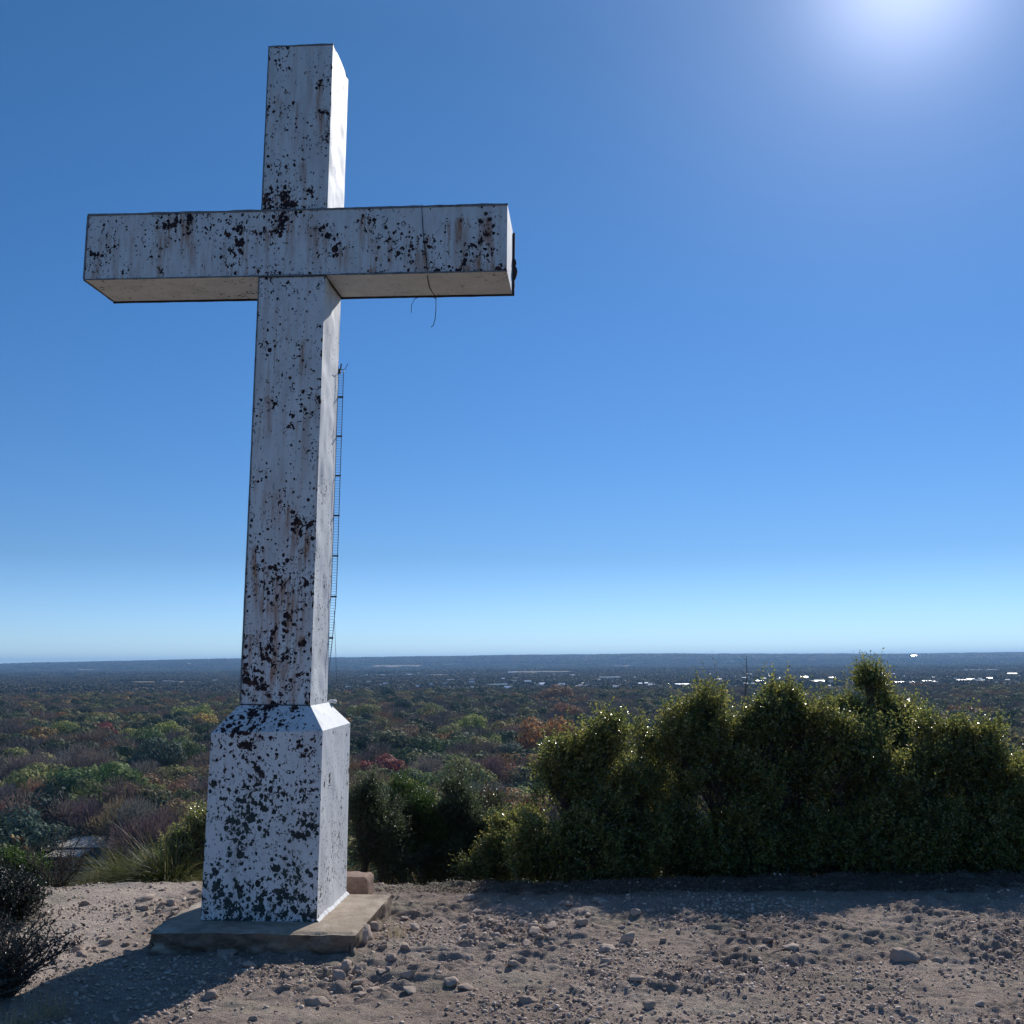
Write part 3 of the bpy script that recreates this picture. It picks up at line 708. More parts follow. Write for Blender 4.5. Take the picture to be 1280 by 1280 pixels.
# ------------------------------------------------------------------ stones
protos = [mesh('rock', *lump(1, 1, 1, 100 + k, 3), M['rock']) for k in range(9)]
def hz(x, y): return float(H(x, y) + disp(x, y))
first = {}
def rock(x, y, s, flat, label, group=None, k=None, z=None):
    k = random.randrange(9) if k is None else k
    o = bpy.data.objects.new('rock', protos[k]); COL.objects.link(o)
    o.scale = (s, s * random.uniform(.6, .9), s * flat); o.rotation_euler = (random.uniform(-.2, .2), random.uniform(-.2, .2), random.uniform(0, 6.28))
    o.location = (x, y, (hz(x, y) if z is None else z) + s * flat * .35)
    return tag(o, label, 'rock', group)
named = [(565, 1232, .065, .35, 'flat pale rock lying alone on the dirt in front of the slab to its right'), (452, 1180, .085, .8, 'brown rock wedged against the right front corner of the slab', ),
         (432, 1212, .042, .8, 'rounded grey rock just below the slab corner'), (449, 1214, .04, .6, 'pale grey rock beside the rounded one below the slab corner'), (468, 1166, .05, .6, 'broken chunk of concrete against the right side of the slab'),
         (395, 1254, .055, .6, 'dark rock in front of the slab near the bottom edge'), (1130, 1202, .075, .5, 'wide dark rock right of centre on the open dirt'), (950, 1183, .05, .55, 'dark rock on the dirt in front of the tallest evergreen shrub'),
         (990, 1186, .05, .35, 'low flat rock on the right part of the dirt beside a dark rock'), (1172, 1201, .045, .5, 'rock just right of the wide dark rock'), (728, 1160, .05, .55, 'grey rock with shaded front right of centre behind the rubble'),
         (588, 1200, .035, .8, 'small upright dark green rock in the middle of the dirt'), (640, 1211, .03, .6, 'small dark rock right of the upright dark one'), (183, 1127, .06, .45, 'angular brown rock on the pale dirt left of the slab'),
         (107, 1132, .04, .6, 'small dark rock on the pale dirt behind the thorny bush'), (175, 1137, .04, .55, 'dark rock just in front of the angular brown one left of the slab'), (285, 1193, .08, .18, 'thin stone plate leaning at the shaded front of the slab'),
         (1140, 1272, .03, .6, 'small dark rock at the bottom edge right of centre'), (505, 1150, .035, .5, 'small rock right of the slab side'), (690, 1160, .05, .4, 'dark low rock in the rubble in the middle of the dirt'), (660, 1252, .045, .4, 'dark flat rock near the bottom edge in the middle')]
for r in named:
    p = on(r[0], r[1]); rock(p[0], p[1], r[2], r[3], r[4])
def slabfree(x, y, m=.03):
    c, s = math.cos(PSI), math.sin(PSI); dx, dy = x - CX, y - CY
    a = c * dx + s * dy; b = -s * dx + c * dy
    return (a < S0 - m) | (a > S1 + m) | (b < T0 - m) | (b > T1 + m)
cnt = 0
while cnt < 190:
    if cnt < 60: px, py = random.gauss(690, 90), random.gauss(1165, 22)
    elif cnt < 85: px, py = random.gauss(470, 45), random.gauss(1212, 14)
    elif cnt < 105: px, py = random.gauss(205, 35), random.gauss(1138, 9)
    elif cnt < 120: px, py = random.gauss(115, 35), random.gauss(1190, 9)
    else: px, py = random.uniform(90, 1290), random.uniform(1125, 1290)
    if py < 1112: continue
    p = on(px, py)
    if not slabfree(p[0], p[1], .05): continue
    rock(p[0], p[1], (.013 + .032 * random.random() ** 2) * (1.25 if cnt < 85 else 1), random.uniform(.35, .7), 'small loose stone scattered on the bare hilltop dirt', 'small stones scattered on the dirt'); cnt += 1

def pebbles():
    base, F0 = ico(1); Vs, Fs, n = [], [], 0
    N = 72000
    x = rng.uniform(-4.6, 4.9, N * 3); y = rng.uniform(2.9, 9.2, N * 3)
    dens = .10 + .72 * sm((vn(x / .55, y / .4, 81) - .35) / .35) * (1 - .45 * sm((-x - 2.0) / .4) * (y > 5.4))
    dens = dens * (1 - .82 * sm((y - 7.2) / .35) * (x > -.9))
    k = (rng.random(N * 3) < dens) & slabfree(x, y) & (np.abs(x) < y * .56 + .2)
    x, y = x[k][:N], y[k][:N]; m = len(x)
    s = .0026 + .0135 * rng.random(m) ** 5.2
    R = rng.normal(size=(m, 3, 3)); Q = np.linalg.qr(R)[0]
    P = base[None] * (1 + rng.uniform(-.42, .38, (m, len(base), 1)))
    P = P * np.stack([rng.uniform(.8, 1.5, m), rng.uniform(.7, 1.1, m), rng.uniform(.45, .8, m)], -1)[:, None, :]
    P = np.einsum('nij,nkj->nki', Q, P) * s[:, None, None]; P[:, :, 2] *= .75
    z = H(x, y) + disp(x, y) + s * .35
    P = P + np.stack([x, y, z], -1)[:, None, :]
    F = (F0[None] + (np.arange(m) * len(base))[:, None, None]).reshape(-1, 3)
    return mesh('gravel', P.reshape(-1, 3), F, M['pebble'])
tag(obj(pebbles()), 'loose gravel covering the hilltop', 'gravel', kind='stuff')

# ------------------------------------------------------------------ leaves
def leaves(P, Dn, L, Wd, fold=.35):
    """folded diamond leaves: P base points, Dn direction"""
    n = len(P); Dn = unit(Dn); S = unit(np.cross(Dn, rng.normal(size=(n, 3)))); N = np.cross(Dn, S)
    L = L[:, None]; Wd = Wd[:, None]
    a = P; b = P + Dn * L * .5 + S * Wd * .5 + N * Wd * fold; c = P + Dn * L - N * L * .12; d = P + Dn * L * .5 - S * Wd * .5 + N * Wd * fold
    V = np.stack([a, b, c, d], 1).reshape(-1, 3); i = np.arange(n)[:, None] * 4
    F = np.concatenate([i + [0, 1, 2], i + [0, 2, 3]], 0).astype(np.int64)
    return V, F
def lines(P0, P1, r0, r1):
    """many thin 3-sided tapering twigs at once"""
    n = len(P0); D_ = unit(P1 - P0); A_ = unit(np.cross(D_, rng.normal(size=(n, 3)))); B_ = np.cross(D_, A_)
    r0 = np.broadcast_to(r0, n)[:, None]; r1 = np.broadcast_to(r1, n)[:, None]
    V = []
    for P, r in ((P0, r0), (P1, r1)):
        for k in range(3):
            an = k * 2.0944; V.append(P + (A_ * math.cos(an) + B_ * math.sin(an)) * r)
    V = np.stack(V, 1).reshape(-1, 3); i = np.arange(n)[:, None] * 6
    F = np.concatenate([i + [0, 1, 4, 3], i + [1, 2, 5, 4], i + [2, 0, 3, 5]], 0)
    return V, F
def shrub(name, label, cat, base, lobes, nsprig, leaf=(.020, .011), nl=11, mat='oak', bark='bark', up=.5, twl=.11, stems=True, gap=.52, group=None, leafscale=1.0):
    base = np.array(base, float); root = empty(name, base); tag(root, label, cat, group)
    lb = np.array(lobes, float)                       # dx dy dz rx ry rz relative to base
    main = len(lb); kid = []
    for q in lb:
        for _ in range(4):
            dq = unit(rng.normal(size=3) + np.array([0, 0, .5])); f_ = rng.uniform(.28, .5); kid.append(np.concatenate([q[:3] + dq * q[3:6] * rng.uniform(.55, .85), q[3:6] * f_]))
    lb = np.concatenate([lb * np.array([1, 1, 1, .88, .88, .9]), np.array(kid)])
    vol = (lb[:, 3] * lb[:, 4] * lb[:, 5]) ** .88; pr = vol / vol.sum()
    ns = nsprig * 2; k = rng.choice(len(lb), ns, p=pr)
    d = unit(rng.normal(size=(ns, 3))); rad = rng.random(ns) ** .42 * np.where(rng.random(ns) < .10, rng.uniform(1.0, 1.3, ns), 1)
    bumpy = 1 + .35 * (vn(d[:, 0] * 3 + k * 7, d[:, 2] * 3 + d[:, 1] * 2, 5) - .5) * 2
    P = lb[k, :3] + d * lb[k, 3:6] * (rad * bumpy)[:, None]
    g = vn(P[:, 0] * 7 + P[:, 1] * 3, P[:, 2] * 7 + P[:, 1] * 5, 13)
    ok = (g > gap * (.55 + .6 * rad)) & (P[:, 2] > .02)
    P, d, k = P[ok][:nsprig], d[ok][:nsprig], k[ok][:nsprig]; n = len(P)
    shoot = (rng.random(n) < .035) & (d[:, 2] > .35)
    tw = unit(d * .8 + np.array([0, 0, up]) + rng.normal(size=(n, 3)) * .45)
    ln = twl * rng.uniform(.6, 1.5, n); ln[shoot] *= rng.uniform(1.3, 2.2, shoot.sum()); tw[shoot] = unit(tw[shoot] * .35 + np.array([0, 0, 1.]))
    T0_ = P; T1_ = P + tw * ln[:, None]
    tt = np.tile((np.arange(nl) + .5) / nl, n); idx = np.repeat(np.arange(n), nl)
    LP = T0_[idx] + tw[idx] * (ln[idx] * tt)[:, None]
    side = unit(np.cross(tw[idx], rng.normal(size=(n * nl, 3))))
    LD = unit(tw[idx] * .55 + side + np.array([0, 0, .1]))
    sz = rng.uniform(.5, 1.3, n * nl) * leafscale
    V, F = leaves(LP, LD, leaf[0] * sz, leaf[1] * sz)
    obj(mesh('foliage', V, F, M[mat]), root)
    if stems:
        mb = MB(); VV = []; 
        for j, l_ in enumerate(lb[:main]):
            st = np.array([rng.normal() * .06 + l_[0] * .35, rng.normal() * .05 + l_[1] * .3, -.12]); en = l_[:3] + np.array([0, 0, l_[5] * .5])
            m_ = 9; t_ = np.linspace(0, 1, m_)[:, None]; c_ = st * (1 - t_) + en * t_
            c_ = c_ + np.stack([np.sin(t_[:, 0] * 5 + j) * .03, np.cos(t_[:, 0] * 4 + j * 2) * .03, t_[:, 0] * 0], -1) * np.sqrt(t_)
            VV.append(c_); mb.tube(c_, np.linspace(.014, .003, m_) * min(1, .25 + float(l_[3]) * 3), 6)
        q0 = []; q1 = []
        sub = rng.random(n) < .2
        for j in range(main):
            m2 = np.where(((k == j) | ((k >= main) & ((k - main) // 4 == j))) & sub)[0]
            if len(m2) == 0: continue
            c_ = VV[j]; pick = np.clip(((P[m2, 2] - c_[0, 2]) / (c_[-1, 2] - c_[0, 2] + 1e-6) * 8 - 1.5).astype(int), 0, 8)
            a0 = c_[pick]; q0.append(a0); q1.append(P[m2])
        Vb, Fb = np.concatenate(mb.V), mb.F
        me = mesh('stems', Vb, Fb, M[bark], True); obj(me, root)
        if q0:
            q0 = np.concatenate(q0); q1 = np.concatenate(q1)
            mid = (q0 + q1) / 2 + rng.normal(size=q0.shape) * .02
            v1, f1 = lines(q0, mid, .0028, .002); v2, f2 = lines(mid, q1, .002, .0013); v3, f3 = lines(T0_, T1_, .0013, .0006)
            obj(mesh('twigs', np.concatenate([v1, v2, v3]), np.concatenate([f1, f2 + len(v1), f3 + len(v1) + len(v2)]), M[bark]), root)
    return root
def lob(cxp, top, wpx, bot, Y, Y0, base, ry=.32):
    """a lobe seen at pixel column cxp, from row top to row bot, wpx wide, at depth Y"""
    a = at(cxp, top, Y); b = at(cxp, bot, Y); wd = wpx / FPX * Y
    return [(a[0] + b[0]) / 2 - base[0], Y - base[1], (a[2] + b[2]) / 2 - base[2], wd / 2, ry, abs(a[2] - b[2]) / 2]
def gbase(px, Y):
    x = ray(px, 1100)[0] * Y; return (x, Y, float(H(x, Y)))
def evergreen(px, Y, spec, n, label, **kw):
    b = gbase(px, Y); lobes = [lob(c, t_, w_, bo, Y + dy, Y, b, ry) for (c, t_, w_, bo, dy, ry) in spec]
    return shrub('evergreen_shrub', label, 'shrub', b, lobes, int(n * 1.05), leaf=(.0245, .0135), twl=.13, group='evergreen shrubs along the hilltop edge', **kw)
evergreen(735, 8.55, [(757, 868, 46, 965, .0, .16), (752, 915, 90, 1050, .1, .28), (700, 930, 70, 1060, .0, .26), (800, 905, 60, 1060, .1, .22), (722, 905, 60, 1020, .05, .22), (688, 985, 84, 1108, -.1, .26), (750, 985, 110, 1118, -.15, .3), (805, 985, 70, 1118, -.1, .26), (778, 945, 70, 1050, 0, .2), (668, 1010, 50, 1105, -.05, .2)], 9500,
          'leafy evergreen shrub with a pointed crown right of centre, leftmost of the tall shrubs')
evergreen(920, 8.75, [(932, 854, 56, 935, .0, .18), (985, 852, 56, 945, .05, .18), (958, 868, 60, 950, 0, .2), (900, 860, 76, 980, .0, .25), (850, 885, 74, 1030, .0, .24), (875, 872, 60, 1000, .1, .2), (960, 868, 120, 1040, 0, .32), (1010, 872, 60, 1000, 0, .22), (895, 930, 130, 1090, -.15, .34), (985, 930, 90, 1090, -.1, .3), (840, 970, 80, 1115, -.1, .28), (920, 1000, 150, 1125, -.2, .32), (1000, 1000, 80, 1120, -.15, .28)], 17500,
          'broad dense evergreen shrub with twin rounded tops, largest of the row')
evergreen(1085, 9.3, [(1089, 824, 12, 850, .0, .05), (1088, 836, 28, 884, 0, .09), (1085, 856, 56, 935, 0, .14), (1092, 868, 52, 930, -.05, .14), (1082, 885, 70, 960, -.08, .18), (1068, 880, 50, 945, .0, .14), (1106, 868, 46, 950, .05, .14), (1052, 885, 30, 950, 0, .12), (1128, 884, 48, 915, 0, .12), (1085, 905, 90, 1010, .0, .22), (1085, 980, 90, 1100, 0, .2)], 8200,
          'slim open evergreen with a tall spire top standing behind the shrub row', gap=.5)
evergreen(1090, 8.6, [(1040, 888, 66, 1010, .0, .24), (1100, 915, 80, 1020, .0, .26), (1150, 892, 70, 1010, .0, .24), (1180, 902, 70, 1010, .05, .24), (1130, 940, 110, 1090, -.1, .32), (1050, 945, 100, 1110, -.1, .3), (1170, 965, 90, 1115, -.1, .3), (1100, 1010, 160, 1125, -.2, .3)], 12500,
          'low wide evergreen shrub in front of the spire shaped one')
evergreen(1235, 8.55, [(1208, 905, 60, 1010, .0, .22), (1243, 916, 70, 1030, .0, .25), (1280, 926, 76, 1050, .0, .25), (1215, 970, 80, 1110, -.1, .3), (1270, 990, 90, 1125, -.1, .3), (1310, 985, 70, 1120, 0, .3), (1240, 1030, 120, 1130, -.15, .3)], 10500,
          'evergreen shrub cut off by the right edge of the picture')
evergreen(1010, 9.4, [(1000, 915, 120, 1105, 0, .25), (1060, 930, 90, 1110, 0, .25), (940, 940, 100, 1110, 0, .25)], 6500, 'evergreen shrub filling the gap behind the twin topped and the low wide shrub')
evergreen(1190, 9.4, [(1180, 925, 110, 1105, 0, .25), (1250, 950, 100, 1110, 0, .25), (830, 960, 10, 1110, 0, .1)][:2], 5500, 'evergreen shrub filling the gap near the right edge behind the front row')
evergreen(820, 9.3, [(815, 935, 90, 1105, 0, .25), (770, 960, 90, 1110, 0, .25)], 4500, 'evergreen shrub filling the gap behind the pointed one')
evergreen(1390, 8.7, [(1360, 930, 100, 1110, 0, .3), (1420, 950, 110, 1120, 0, .3)], 5000, 'evergreen shrub just beyond the right end of the row')
# bare dead leader poking out of the broad shrub
mb = MB(); a = at(931, 872, 8.75); c = at(933, 820, 8.75)
mb.tube([a, (a + c) / 2 + [.01, 0, 0], c], [.005, .004, .002], 5)
for z in np.linspace(.2, .9, 5):
    p = a * (1 - z) + c * z; mb.tube([p, p + [.04 * (-1) ** int(z * 10), .01, .04]], [.002, .001], 4)
tag(obj(mb.mesh('dead_branch', M['twig'])), 'bare dead twig sticking up above the broad evergreen shrub', 'branch')

def edge_shrub(px, Y, spec, n, label, nm='scrub_bush', **kw):
    b = gbase(px, Y); lobes = [lob(c, t_, w_, bo, Y + dy, Y, b, ry) for (c, t_, w_, bo, dy, ry) in spec]
    return shrub(nm, label, 'bush', b, lobes, n, group='scrub bushes behind the slab', **kw)
edge_shrub(462, 9.2, [(455, 972, 40, 1090, 0, .22), (485, 1000, 56, 1095, .1, .24), (500, 1020, 70, 1105, 0, .28)], 5200, 'thin greyish bush just right of the cross pedestal', gap=.46, mat='darkleaf', leafscale=.85)
edge_shrub(525, 9.6, [(508, 972, 30, 1040, 0, .16), (530, 992, 56, 1090, 0, .26), (545, 1030, 70, 1105, -.1, .28)], 5200, 'bright green juniper like bush right of the red tree', mat='green', gap=.45, leafscale=.8)
edge_shrub(580, 9.5, [(575, 985, 60, 1080, 0, .28), (600, 1010, 60, 1095, -.1, .26), (560, 1040, 70, 1108, -.1, .26)], 5000, 'dark green bush in the middle of the low scrub', mat='darkleaf')
edge_shrub(590, 10.4, [(585, 958, 50, 1060, 0, .3), (612, 980, 40, 1060, .1, .3)], 1500, 'bare grey twiggy bush standing behind the dark green one', mat='darkleaf', gap=.52, nl=3)
edge_shrub(638, 9.0, [(630, 1025, 60, 1100, 0, .26), (655, 1005, 46, 1100, 0, .24), (610, 1050, 60, 1112, -.1, .24)], 5200, 'low olive green bush at the left foot of the pointed evergreen', mat='oak')
edge_shrub(628, 11.5, [(628, 1000, 66, 1030, 0, .3), (600, 1006, 34, 1034, 0, .25), (655, 1008, 24, 1030, 0, .2)], 2600, 'flat topped bush with dark red leaves above the olive green bush', mat='green', nm='red_leaved_bush').children[0].data.materials[0] = leafmat('red_leaves', [(.07, .014, .01), (.15, .03, .018), (.2, .05, .03)], .5, .4)

# ------------------------------------------------------------------ thorny bushes, grasses at left
def thorny(base, h, wd, n, label, mat='holly', lf=.013, up=.7, dens=26, name='thorny_bush', arch=.5):
    base = np.array(base, float); root = empty(name, base); tag(root, label, 'bush')
    mb = MB(); P0, P1, LP, LD = [], [], [], []
    for i in range(n):
        az = random.uniform(0, 6.283); lean = random.uniform(.1, 1.0)
        L = h * random.uniform(.6, 1.15); m_ = 12; t_ = np.linspace(0, 1, m_)
        out = wd * lean
        x = np.cos(az) * out * t_ ** .9 + .02 * np.sin(t_ * 9 + i); y = np.sin(az) * out * t_ ** .9 * .8 + .02 * np.cos(t_ * 8 + i)
        z = L * (t_ * (1 + arch * lean) - arch * lean * 1.1 * t_ ** 2) - .03
        c_ = np.stack([x, y, z], -1); mb.tube(c_, np.linspace(.0055, .0016, m_), 5)
        for j in range(2, m_):
            for q in range(2):
                d_ = unit(np.array([random.gauss(0, 1), random.gauss(0, 1), random.gauss(.3, .6)])); l_ = random.uniform(.03, .11) * h * 2
                e_ = c_[j] + d_ * l_; P0.append(c_[j]); P1.append(e_)
                for s_ in range(dens // 8):
                    f_ = random.random(); LP.append(c_[j] + d_ * l_ * f_); LD.append(unit(np.array([random.gauss(0, 1), random.gauss(0, 1), random.gauss(.3, 1)])))
    obj(mesh('stems', np.concatenate(mb.V), mb.F, M['twig'], True), root)
    v, f = lines(np.array(P0), np.array(P1), .0019, .0008); obj(mesh('twigs', v, f, M['twig']), root)
    if dens >= 8:
        k = len(LP); v, f = leaves(np.array(LP), np.array(LD), lf * rng.uniform(.7, 1.3, k), lf * .75 * rng.uniform(.7, 1.2, k), .5); obj(mesh('foliage', v, f, M[mat]), root)
    return root
p = on(2, 1246); thorny((p[0], p[1], hz(p[0], p[1])), .36, .40, 80, 'dark thorny bush with small greyish leaves at the lower left edge', dens=28)
p = on(-42, 1262); thorny((p[0], p[1], hz(p[0], p[1])), .26, .36, 40, 'dark thorny bush half outside the lower left corner', dens=40)
b = gbase(-5, 6.9); shrub('dark_bush', 'nearly black leafy bush on the left edge above the thorny bush', 'bush', b, [lob(-8, 1082, 60, 1150, 6.9, 6.9, b, .25), lob(-40, 1065, 70, 1160, 7.0, 6.9, b, .25), lob(18, 1108, 44, 1155, 6.8, 6.9, b, .2)], 3000, mat='blackleaf')
b = gbase(72, 8.25); thorny(b, .5, .34, 26, 'leafless twiggy bush in front of the pale roofed house', dens=0, name='bare_bush', arch=.3)
b = gbase(30, 8.4); shrub('scrub_bush', 'small yellowish green bush left of the leafless twigs', 'bush', b, [lob(30, 1075, 60, 1105, 8.4, 8.4, b, .2), lob(10, 1080, 60, 1110, 8.4, 8.4, b, .2)], 1600, mat='green')
b = gbase(245, 8.8); shrub('scrub_bush', 'olive brown bush squeezed against the left side of the pedestal', 'bush', b, [lob(246, 1015, 40, 1095, 8.8, 8.8, b, .22), lob(225, 1045, 50, 1100, 8.8, 8.8, b, .22), lob(262, 1030, 40, 1100, 8.8, 8.8, b, .2)], 3600, mat='oak', bark='palebark')

def tuft(name, label, base, n, L, spread, mat, wdt=.004, bias=(0, 0), droop=.6, cat='grass clump'):
    base = np.array(base, float); root = empty(name, base); tag(root, label, cat)
    m_ = 7; t_ = np.linspace(0, 1, m_)
    az = rng.uniform(0, 2 * np.pi, n); ln = L * rng.uniform(.5, 1.15, n); out = rng.random(n) ** .6
    ox, oy = rng.normal(size=n) * .05, rng.normal(size=n) * .05
    dx = np.cos(az) * out * spread + bias[0] * rng.random(n); dy = np.sin(az) * out * spread * .8 + bias[1] * rng.random(n)
    X = ox[:, None] + dx[:, None] * t_[None] * ln[:, None]; Y = oy[:, None] + dy[:, None] * t_[None] * ln[:, None]
    Zz = ln[:, None] * (t_[None] * 1.05 - (droop * out[:, None]) * t_[None] ** 2)
    Zz = np.maximum(Zz, .005)
    C_ = np.stack([X, Y, Zz], -1); S = np.stack([-np.sin(az), np.cos(az), np.zeros(n)], -1) + rng.normal(size=(n, 3)) * .4; S = unit(S)
    wv = wdt * (1 - t_ * .85)
    A_ = C_ + S[:, None, :] * wv[None, :, None] / 2; B_ = C_ - S[:, None, :] * wv[None, :, None] / 2
    V = np.stack([A_, B_], 2).reshape(-1, 3); i = (np.arange(n) * m_ * 2)[:, None, None] + (np.arange(m_ - 1) * 2)[None, :, None]
    F = (i + np.array([0, 1, 3, 2])[None, None, :]).reshape(-1, 4)
    obj(mesh('blades', V, F, M[mat]), root); return root
b = gbase(215, 8.35); tuft('grass_clump', 'big arching clump of narrow green and straw blades left of the pedestal', b, 1500, .46, 1.5, 'blade', .0055, (-.8, 0), 1.0)
b = gbase(160, 8.5); tuft('grass_clump', 'lower drooping green clump left of the big arching one', b, 1500, .45, 1.4, 'blade', .005, (-.7, -.1), 1.0)
b = gbase(208, 8.4); tuft('dry_stalks', 'long bleached stalks sticking out of the arching grass clump', b, 34, .72, .7, 'straw', .005, (-.6, 0), .45, 'dry stalks')
p = on(60, 1275); tuft('dry_grass', 'pale dry grass tuft in the shadow at the lower left corner', (p[0], p[1], hz(p[0], p[1])), 150, .16, .9, 'straw', .0028, (0, 0), .6)
p = on(15, 1290); tuft('dry_grass', 'second pale dry grass tuft, nearer the very corner', (p[0], p[1], hz(p[0], p[1])), 150, .15, .9, 'straw', .0028, (0, 0), .6)
p = on(94, 1222); tuft('dry_grass', 'few dry blades lying at the edge of the cross shadow', (p[0], p[1], hz(p[0], p[1])), 40, .16, 1.2, 'straw', .0025, (.4, 0), .8)
p = on(496, 1172); tuft('dry_grass', 'small dry weed tuft at the right side of the slab', (p[0], p[1], hz(p[0], p[1])), 90, .09, .8, 'straw', .002, (0, 0), .4)
p = on(112, 1098); tuft('dry_grass', 'pale dry weeds at the dirt edge below the house', (p[0], p[1] + .1, hz(p[0], p[1])), 110, .16, .6, 'straw', .003, (0, 0), .3)

# leaf litter under the shrubs
n = 26000; x = rng.uniform(-1.0, 5.2, n); y = 7.55 + rng.random(n) ** 1.2 * 1.8
k = rng.random(n) < sm((x + .9) / .8) * .7 + .3
x, y = x[k], y[k]; z = H(x, y) + disp(x, y) + .004 + rng.random(len(x)) * .01
d = unit(np.stack([rng.normal(size=len(x)), rng.normal(size=len(x)), rng.normal(size=len(x)) * .35], -1))
v, f = leaves(np.stack([x, y, z], -1), d, rng.uniform(.012, .028, len(x)), rng.uniform(.007, .013, len(x)), .3)
tag(obj(mesh('leaf_litter', v, f, M['litter'])), 'fallen leaves under the shrubs', kind='stuff')

# ------------------------------------------------------------------ valley trees
def crown_mesh(seed, kind, n, mat):
    r_ = np.random.default_rng(seed)
    nlobe = int(r_.integers(7, 12)); lb = []
    for i in range(nlobe):
        a = r_.uniform(0, 6.283); rr = r_.uniform(.15, .62) if i else 0
        lb.append((math.cos(a) * rr, math.sin(a) * rr, .58 + r_.uniform(-.14, .2) - .25 * rr ** 2, r_.uniform(.26, .42), r_.uniform(.26, .42), r_.uniform(.18, .28)))
    lb = np.array(lb); k = r_.integers(0, nlobe, n); d = unit(r_.normal(size=(n, 3)))
    rad = r_.random(n) ** (.22 if kind != 'bare' else .5)
    P = lb[k, :3] + d * lb[k, 3:6] * rad[:, None]
    P[:, 2] = np.maximum(P[:, 2], .16)
    if kind == 'bare':
        dd = unit(d + np.array([0, 0, .7]) + r_.normal(size=(n, 3)) * .4); L = r_.uniform(.05, .13, n); W = r_.uniform(.007, .014, n)
    else:
        nn = unit(d * np.array([1, 1, 1.3]) + r_.normal(size=(n, 3)) * .33); dd = unit(np.cross(nn, r_.normal(size=(n, 3)))); L = r_.uniform(.03, .075, n); W = L * r_.uniform(.6, .95, n)
    S = unit(np.cross(dd, r_.normal(size=(n, 3)))) if kind == 'bare' else np.cross(nn, dd)
    a = P - dd * L[:, None] / 2; c = P + dd * L[:, None] / 2; o_ = S * W[:, None] / 2
    V = np.stack([a - o_, a + o_, c + o_ * .6, c - o_ * .6], 1).reshape(-1, 3)
    F = np.arange(n * 4).reshape(-1, 4)
    tr = MB(); trunk_pts = [(0, 0, -.05), (.01, .01, .15), (0, .02, .32)]
    tr.tube(trunk_pts, [.035, .028, .022], 6)
    for i in range(min(nlobe, 8)): tr.tube([(0, .02, .28), tuple(lb[i, :3] * [.5, .5, .8]), tuple(lb[i, :3] + [0, 0, .05])], [.018, .012, .004], 4)
    return V, F, tr
HX = 10.0   # mesh units: 1 = one crown diameter of 10 m
PRO = {'leaf': [], 'dark': [], 'bare': []}; STUFF = []
for kind, ks, n in (('leaf', 5, 3000), ('dark', 3, 3600), ('bare', 5, 3400)):
    for s in range(ks):
        V, F, tr = crown_mesh(s * 13 + len(kind) * 101, kind, n, None)
        tv = np.concatenate(tr.V)
        cm = mesh('crown', V * HX, F, M['crown']); tm = mesh('trunk', tv * HX, tr.F, M['farbark'])
        allF = [tuple(f) for f in F] + [tuple(i + len(V) for i in f) for f in tr.F]
        both = mesh('valley_tree', np.concatenate([V, tv]) * HX, allF, [M['crown'], M['farbark']], mi=[0] * len(F) + [1] * len(tr.F))
        PRO[kind].append((cm, tm, both))
        if s < 3:
            V2, F2, tr2 = crown_mesh(s * 17 + len(kind) * 91, kind, 1100, None); V2 = V2.reshape(-1, 4, 3); c2 = V2.mean(1, keepdims=True); V2 = (c2 + (V2 - c2) * (1.55 if kind != 'bare' else 1.7)).reshape(-1, 3)
            STUFF.append(mesh('woodland_tree', V2 * HX, F2, M[{'leaf': 'w_green', 'dark': 'w_dark', 'bare': 'w_bare'}[kind]]))
COLR = dict(yellowgreen=(.145, .145, .04), gold=(.18, .13, .04), olive=(.115, .11, .042), green=(.055, .072, .026), dark=(.018, .030, .017), teal=(.036, .05, .034), brown=(.13, .085, .05), rust=(.135, .07, .038), orange=(.19, .088, .034),
            red=(.10, .030, .026), darkred=(.10, .022, .022), grey=(.085, .072, .062), bright=(.09, .13, .02), purple=(.065, .05, .048))
NTREE = 0; SPOTS = []
def place_tree(x, y, dia, kind, col, label, group, name, parts, jit=.15):
    global NTREE
    NTREE += 1
    cm, tm, both = random.choice(PRO[kind]); s = dia / HX
    z = float(H(x, y)); sc = (s * random.uniform(.95, 1.08), s * random.uniform(.95, 1.08), s * random.uniform(1.0, 1.3)); rot = (0, 0, random.uniform(0, 6.28))
    c = tuple(max(0, v * (1 + random.uniform(-jit, jit))) for v in col) + (1,)
    if parts:
        r = empty(name, (x, y, z), rot); r.scale = sc
        o1 = bpy.data.objects.new('crown', cm); o2 = bpy.data.objects.new('trunk', tm)
        for o in (o1, o2): COL.objects.link(o); o.parent = r; o.color = c
    else:
        r = bpy.data.objects.new(name, both); COL.objects.link(r); r.location = (x, y, z); r.rotation_euler = rot; r.scale = sc; r.color = c
    SPOTS.append((x, y, dia * .42)); return tag(r, label, 'tree', group)
def solve(px, py, wpx, cen=.55):
    d = ray(px, py); Y = first_hit(d, 120, 9000, 900, lambda Y: cen * wpx / FPX * Y)
    return d[0] * Y, Y, wpx / FPX * Y
